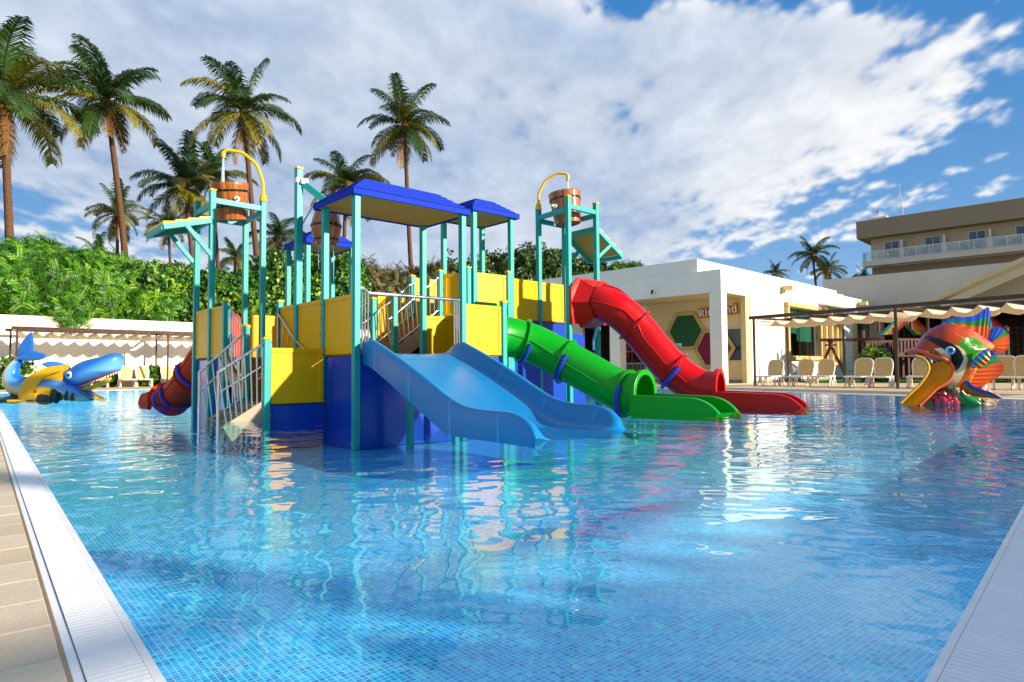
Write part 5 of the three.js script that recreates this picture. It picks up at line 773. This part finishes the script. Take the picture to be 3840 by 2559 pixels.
function palm(label, crown, base, fl, seed, full = true) {
  fl *= 1.12;
  const r = rng(seed * 97 + 5), g = thing('coconut_palm', label, 'palm tree', base, 0, null), c = v3(crown[0] - base[0], crown[1] - base[1], crown[2] - base[2]); delete g.userData.group;
  const rad = 0.03 * fl + 0.035, bend = v3((r() - 0.5) * 0.5, 0, (r() - 0.5) * 0.5);
  mesh('trunk', taper([v3(0, -0.6, 0), c.clone().multiplyScalar(0.3).add(bend), c.clone().multiplyScalar(0.65).add(bend.clone().multiplyScalar(0.8)), c], [rad * 1.5, rad * 1.2, rad * 1.05, rad, rad * 0.9]), PM.trunk, g);
  const head = (geo, mat, az, roll, sc, name = 'frond') => { const m = share(name, geo, mat, g); m.position.copy(c); m.rotation.order = 'YXZ'; m.rotation.set(roll, az, 0); m.scale.setScalar(sc); return m; };
  const ring = (set, n, mats, sc0, off) => { for (let i = 0; i < n; i++) head(set[Math.floor(r() * set.length)], mats[Math.floor(r() * mats.length)], off + (i + 0.55 * (r() - 0.5)) / n * 6.2832, (r() - 0.5) * 0.5, fl * sc0 * (0.85 + 0.25 * r())); };
  ring(FR.up, full ? 5 : 4, [PM.green, PM.green, PM.green], 0.95, r() * 6); ring(FR.mid, full ? 9 : 7, [PM.green, PM.green, PM.lime], 1.0, r() * 6); ring(FR.low, full ? 8 : 6, [PM.green, PM.lime, PM.lime], 0.95, r() * 6); ring(FR.dry, full ? 3 : 2, [PM.dry], 0.75, r() * 6);
  mesh('crown_shaft', new THREE.SphereGeometry(rad * 2.0, 12, 8).scale(1, 1.5, 1).translate(c.x, c.y - rad * 0.5, c.z), PM.fibre, g);
  if (full) for (let k = 0; k < 7; k++) mesh('coconut', ball(0.032 * fl, c.x + 0.13 * fl * 0.6 * Math.cos(k * 1.1), c.y - 0.08 * fl - 0.05 * r(), c.z + 0.13 * fl * 0.6 * Math.sin(k * 1.1), 8, 6), PM.nut, g);
  return g;
}
palm('tallest left coconut palm at the picture edge with golden drooping fronds', [-29.9, 16.8, -38], [-29.1, 3.6, -38], 5.0, 1);
palm('tall coconut palm, second from the left, with leaning trunk and coconuts', [-26.3, 18.3, -42], [-24.6, 3.6, -42], 4.1, 2);
palm('tall coconut palm rising behind the left wooden bucket', [-19, 19.2, -46], [-17.4, 3.6, -46], 4.1, 3);
palm('bushy coconut palm just left of the wooden bucket tower', [-25.1, 15, -50], [-23.8, 3.6, -50], 3.7, 4);
palm('coconut palm directly behind the left wooden bucket, lower than its neighbour', [-25.3, 17.0, -55], [-23.9, 3.6, -55], 3.4, 5);
palm('small distant palm whose crown shows beside the second trunk from the left', [-37.6, 15.8, -62], [-37.2, 3.6, -62], 3.1, 6, false);
palm('tall slender coconut palm standing alone right of the blue canopy ridge', [-8.5, 20.4, -52], [-7.6, 3.6, -52], 3.8, 7);
palm('coconut palm behind the hanging barrel and the left end of the blue canopy', [-13.2, 15.6, -52], [-12.9, 3.6, -52], 3.4, 8);
palm('short palm crown between the left tower and the tall arm post', [-21.6, 13.1, -60], [-20.9, 3.6, -60], 3.0, 9, false);
palm('small distant palm seen between the posts of the left tower', [-31.8, 13.8, -75], [-31.3, 3.6, -75], 2.7, 10, false);
palm('thin palm with hanging dry fronds under the left yellow shade roof', [-34.8, 15.4, -66], [-33.8, 3.6, -66], 2.9, 11, false);
palm('young palm tips poking out of the left bushes', [-44.4, 13.2, -70], [-44.2, 3.6, -70], 2.6, 12, false);
palm('tiny distant palm above the white building roof, leftmost on the right side', [48.6, 18.0, -120], [50.2, 0, -120], 2.6, 13, false);
palm('coconut palm beside the hotel, tallest on the right side', [39.3, 15.3, -85], [40.6, 0, -85], 3.0, 14, false);
palm('golden coconut palm right behind the palm beside the hotel', [43.7, 14.0, -90], [43.3, 0, -90], 2.7, 15, false);
palm('small palm crown peeping over the grey wall under the hotel', [64.8, 17.2, -120], [64.2, 0, -120], 2.4, 16, false);
{ const m = thing('fallen_frond', 'dry brown palm frond hanging down over the left bushes', 'palm frond', [-27.0, 5.75, -32.6], 0); const q = share('frond', frondGeo(-32, -38, 40, 3.2, 0.05), PM.dry, m); q.rotation.set(0.9, -0.25, 0); }

// ---------- bushes ----------
function sprig(kind, seed) {
  const r = rng(seed), pos = [], idx = [], nor = [];
  const leaf = (p, d, n, l, w) => { const s = d.clone().cross(n).normalize(), k = pos.length / 3, m = p.clone().addScaledVector(d, l * 0.5).addScaledVector(n, l * 0.06), t = p.clone().addScaledVector(d, l); for (const q of [p, m.clone().addScaledVector(s, w), t, m.clone().addScaledVector(s, -w)]) { pos.push(...q.toArray()); } idx.push(k, k + 1, k + 2, k, k + 2, k + 3); };
  if (kind === 'f') for (let b = 0; b < 3; b++) { const a = b * 2.1 + r(), el = 0.5 + 0.5 * r(); let p = v3(0, 0, 0), d = v3(Math.cos(a) * Math.cos(el), Math.sin(el), Math.sin(a) * Math.cos(el)); for (let i = 0; i < 9; i++) { const s = v3(-d.z, 0, d.x).normalize(), n = s.clone().cross(d); for (const k of [-1, 1]) leaf(p.clone(), s.clone().multiplyScalar(k).addScaledVector(d, 0.6).addScaledVector(n, -0.2).normalize(), n, 0.12, 0.022); p = p.clone().addScaledVector(d, 0.06); d = d.clone().add(v3(0, -0.09, 0)).normalize(); } }
  else for (let i = 0; i < 12; i++) { const a = r() * 6.28, el = -0.2 + 1.3 * r(), d = v3(Math.cos(a) * Math.cos(el), Math.sin(el), Math.sin(a) * Math.cos(el)), n = v3(r() - 0.5, 1, r() - 0.5).normalize(); leaf(v3((r() - 0.5) * 0.3, r() * 0.22, (r() - 0.5) * 0.3), d, n, 0.17 + 0.07 * r(), 0.06 + 0.02 * r()); }
  const g = new THREE.BufferGeometry(); g.setAttribute('position', new THREE.Float32BufferAttribute(pos, 3)); g.setIndex(idx); g.computeVertexNormals(); return boxUV(g.toNonIndexed());
}
const SPR = { f: sprig('f', 3), r: sprig('r', 4), d: sprig('f', 5), m: sprig('r', 6) };
const bushMat = { f: leafMat('#ffffff', 0.22), r: leafMat('#ffffff', 0.2), d: leafMat('#ffffff', 0.2), m: leafMat('#ffffff', 0.2) };
const bushCol = { f: ['#4c900e', '#84b616', '#2a5a0a', '#437c0c'], r: ['#3a720c', '#86aa14', '#204a0a', '#33660c'], d: ['#4a5a18', '#7a6a30', '#8f7448', '#37521a'], m: ['#34560f', '#4f6f17', '#274409', '#6a7c22'] };
const barkM = std('#5a4230', { roughness: 0.9 });
function bush(label, pos, rx, ry, kind, seed, n, cat = 'bush', droop = 0, name = 'bush') {
  const g = thing(name, label, cat, pos), r = rng(seed * 131 + 7), lobes = Array.from({ length: 9 }, (_, i) => { const a = r() * 6.28, q = Math.sqrt(r()) * 0.55, h = 0.3 + 0.75 * r(); return [rx * q * Math.cos(a), ry * h * (i ? 0.85 : 1), rx * q * Math.sin(a), rx * (0.36 + 0.24 * r()), ry * (0.24 + 0.16 * r())]; });
  lobes[0] = [0, ry * 0.78, 0, rx * 0.5, ry * 0.3];
  const inst = new THREE.InstancedMesh(SPR[kind], bushMat[kind], n), m = new THREE.Matrix4(), q = new THREE.Quaternion(), s = v3(1, 1, 1), up = v3(0, 1, 0), c = new THREE.Color(), cols = bushCol[kind].map((h) => new THREE.Color(h));
  for (let i = 0; i < n; i++) {
    const L = lobes[Math.floor(r() * lobes.length)], th = r() * 6.2832, cz = r() * 2 - 1, rr = Math.pow(0.35 + 0.65 * r(), 0.5) * (r() < 0.13 ? 1.12 + 0.3 * r() : 1), d = v3(Math.sqrt(1 - cz * cz) * Math.cos(th), cz, Math.sqrt(1 - cz * cz) * Math.sin(th));
    const p = v3(L[0] + d.x * L[3] * rr, Math.max(-0.1, L[1] + d.y * L[4] * rr), L[2] + d.z * L[3] * rr); if (droop) { p.y -= droop * r() * (d.z > 0 ? 1 : 0); }
    const dir = d.clone().add(v3((r() - 0.5) * 1.2, 0.5 * r() - (droop ? 0.4 : 0), (r() - 0.5) * 1.2)).normalize(); q.setFromUnitVectors(up, dir).multiply(new THREE.Quaternion().setFromAxisAngle(up, r() * 6.28)); s.setScalar(kind === 'f' || kind === 'd' ? 0.85 + 0.7 * r() : 0.8 + 0.6 * r());
    m.compose(p, q, s); inst.setMatrixAt(i, m); c.copy(cols[Math.floor(Math.pow(r(), 1.1) * cols.length)]).lerp(cols[Math.floor(r() * cols.length)], r()); inst.setColorAt(i, c);
  }
  inst.name = 'crown'; inst.castShadow = true; inst.receiveShadow = true; inst.userData.kind = 'stuff'; g.add(inst);
  const st = []; for (let i = 0; i < 7; i++) { const L = lobes[i]; st.push(taper([v3((r() - 0.5) * 0.4, -0.5, (r() - 0.5) * 0.4), v3(L[0] * 0.4, L[1] * 0.5, L[2] * 0.4), v3(L[0], L[1], L[2])], [0.09, 0.05, 0.02], 6)); } mesh('stem', st, barkM, g).userData.kind = 'stuff';
  return g;
}
{
  const B = [[-28.8, 7.6, -34.5, 2.6, 'f'], [-27.6, 8.17, -36.0, 2.4, 'f'], [-26.4, 8.3, -37.0, 2.2, 'f'], [-24.0, 7.07, -35.0, 2.6, 'f'], [-22.6, 7.19, -35.5, 2.6, 'f'], [-21.4, 6.79, -36.0, 2.6, 'f'], [-20.5, 6.73, -37.0, 2.5, 'r'], [-19.4, 6.62, -38.0, 2.3, 'r'], [-18.5, 6.23, -38.5, 2.2, 'r'], [-17.6, 6.29, -39.0, 2.2, 'r'], [-16.6, 6.64, -40.0, 2.2, 'r'], [-15.7, 7.0, -41.0, 2.0, 'r'], [-14.9, 8.42, -41.0, 1.7, 'r'], [-14.0, 7.81, -42.0, 1.9, 'r'], [-13.0, 8.26, -43.0, 2.0, 'r'], [-11.8, 8.48, -44.0, 2.2, 'r'], [-10.8, 8.06, -44.0, 2.0, 'r'], [-10.0, 7.76, -46.0, 2.2, 'd'], [-8.9, 7.34, -47.0, 2.2, 'd'], [-7.7, 7.73, -48.0, 2.4, 'd'], [-6.2, 8.52, -49.0, 2.5, 'd'], [-4.5, 9.07, -50.0, 2.6, 'm'], [-2.7, 9.19, -50.0, 2.6, 'm'], [-0.8, 9.38, -50.0, 2.6, 'm'], [1.0, 9.83, -50.0, 2.6, 'm'], [2.8, 9.42, -50.0, 2.5, 'm'], [4.5, 9.0, -50.0, 2.3, 'm'], [6.2, 8.85, -50.0, 2.2, 'm'], [8.2, 8.5, -48.0, 1.6, 'f']];
  const L = ['feathery bush at the left picture edge behind the first palm trunk', 'tall feathery bush with airy top just right of the first palm trunk', 'open feathery shrub with sky gaps, right of the leftmost bushes', 'feathery green bush over the whale tail end of the wall', 'feathery bush left of the leaning palm trunk base', 'feathery bush at the foot of the leaning palm trunk', 'round-leaved bush right of the leaning palm trunk', 'round-leaved bush under the outer end of the left yellow shade', 'low round-leaved bush left of the bucket tower posts', 'round-leaved bush seen through the left bucket tower posts', 'round-leaved bush between the inner bucket tower posts', 'dark round-leaved bush right of the bucket tower', 'tall pale green sea-grape bush between the left tower and the small blue canopy', 'bush under the left edge of the small blue canopy', 'bush below the hanging barrel', 'bush right of the barrel between the teal posts', 'bush at the left foot of the dry thicket', 'dry brownish bush behind the upper steel stairs', 'brown grassy thicket left of the slender palm trunk', 'dry thicket at the foot of the slender palm', 'half dry bush right of the slender palm', 'dark green bush behind the long blue canopy posts', 'dark green bush left of the second blue canopy', 'dark green bush under the second blue canopy', 'highest dark green bush left of the right bucket tower', 'dark green bush behind the left post of the right tower', 'dark green bush between the right tower posts', 'dark green bush at the roof edge of the white building', 'light leafy branch over the white roof left of its corner'];
  B.forEach(([x, top, z, rad, k], i) => { const y = 3.6; bush(L[i], [x, y, z], rad * 1.1, (top - y) * (i < 3 ? 0.8 : 0.86), k, i + 1, k === 'f' ? 2600 : 2000); });
  const F = [[-2.2, 1.0, 2.4, 'leafy fringe hanging over the wall at the far left'], [0.2, 1.1, 2.6, 'feathery fringe hanging over the wall above the pergola corner'], [2.4, 1.0, 2.7, 'feathery fringe drooping over the middle of the garden wall'], [4.4, 1.1, 2.5, 'feathery fringe drooping over the wall above the whale head'], [6.4, 1.3, 2.6, 'leafy fringe near the right end of the visible garden wall'], [8.6, 1.5, 2.7, 'leafy fringe behind the left tower panels'], [11, 1.7, 3.0, 'bush fringe right of the left tower behind the yellow panels'], [14, 2, 3.2, 'bush fringe behind the small blue canopy posts'], [17.5, 2.4, 3.6, 'bush fringe behind the front canopy']];
  F.forEach(([t, n, h, l], i) => { const q = LP(t, n + 0.55, 3.25); bush(l, q, 1.7, h * 0.9, i < 5 ? 'f' : 'r', 60 + i, 2000, 'bush', i < 5 ? 0.6 : 0.3); });
}
// small plants at the foot of the garden wall
[[0.05, 1.1, 'low dark bush at the pergola corner on the far left', 0.75], [3.7, 0.7, 'small green plant behind the whale snout', 0.5], [5.8, 0.6, 'small green plant between the two right pergola posts on the left', 0.5], [6.9, 0.5, 'small green plant near the orange slide', 0.45]].forEach(([t, h, l, r], i) => bush(l, LP(t, -0.55, 0), r, h, 'r', 90 + i, 300, 'plant', 0, 'shrub'));
{ // lawn and flowers behind the right fence
  struct(mesh('lawn', PLANE([[13.5, -29.4], [34, -24], [44, -40], [14, -40]], 0.004), std('#4d7a14', { roughness: 1, map: rep(stuccoTex, 1), bumpMap: rep(grainTex, 4), bumpScale: 0.03 }), scene), 'sunlit lawn behind the wire fence', 'lawn');
  const n = 2600, inst = new THREE.InstancedMesh(SPR.r, bushMat.r, n), r = rng(77), m = new THREE.Matrix4(), c = new THREE.Color(); for (let i = 0; i < n; i++) { m.makeRotationY(r() * 6.28).setPosition(19.5 + 8 * r(), 0.05 + 0.5 * r() * r(), -30.5 + 2.2 * r()); inst.setMatrixAt(i, m); inst.setColorAt(i, c.set(r() < 0.35 ? '#e0b010' : r() < 0.5 ? '#6f9a1c' : '#3f6a12')); } inst.name = 'flower_bed'; inst.castShadow = true; tag(inst, 'bed of yellow flowers and green leaves behind the fish tail', 'flower bed'); inst.userData.kind = 'stuff'; scene.add(inst);
  bush('bright green shrub at the foot of the first wooden playground tower', [17.0, 0, -30.8], 0.7, 1.2, 'r', 120, 400, 'shrub', 0, 'shrub');
}
// ---------- what stands beside the camera, outside the frame, and shades the near water ----------
const AB = (a, b) => [-0.669 * a + 0.743 * b, 0, -0.743 * a - 0.669 * b];
pergola('brown pergola with cloth beside the right pool edge near the camera', AB(-7.15, 1.4), 42 * D2R, 2, 5.4, 1.55, 7, 2.65);
pergola('second brown pergola with cloth behind the right pool edge', AB(-10.3, 0.2), 42 * D2R, 2, 5.4, 2.75, 7, 2.65);
palm('coconut palm beside the right pool edge outside the view', [10.2, 10.5, 0.6], [9.4, 0, 0.5], 4.0, 31);

renderer.render(scene, camera);
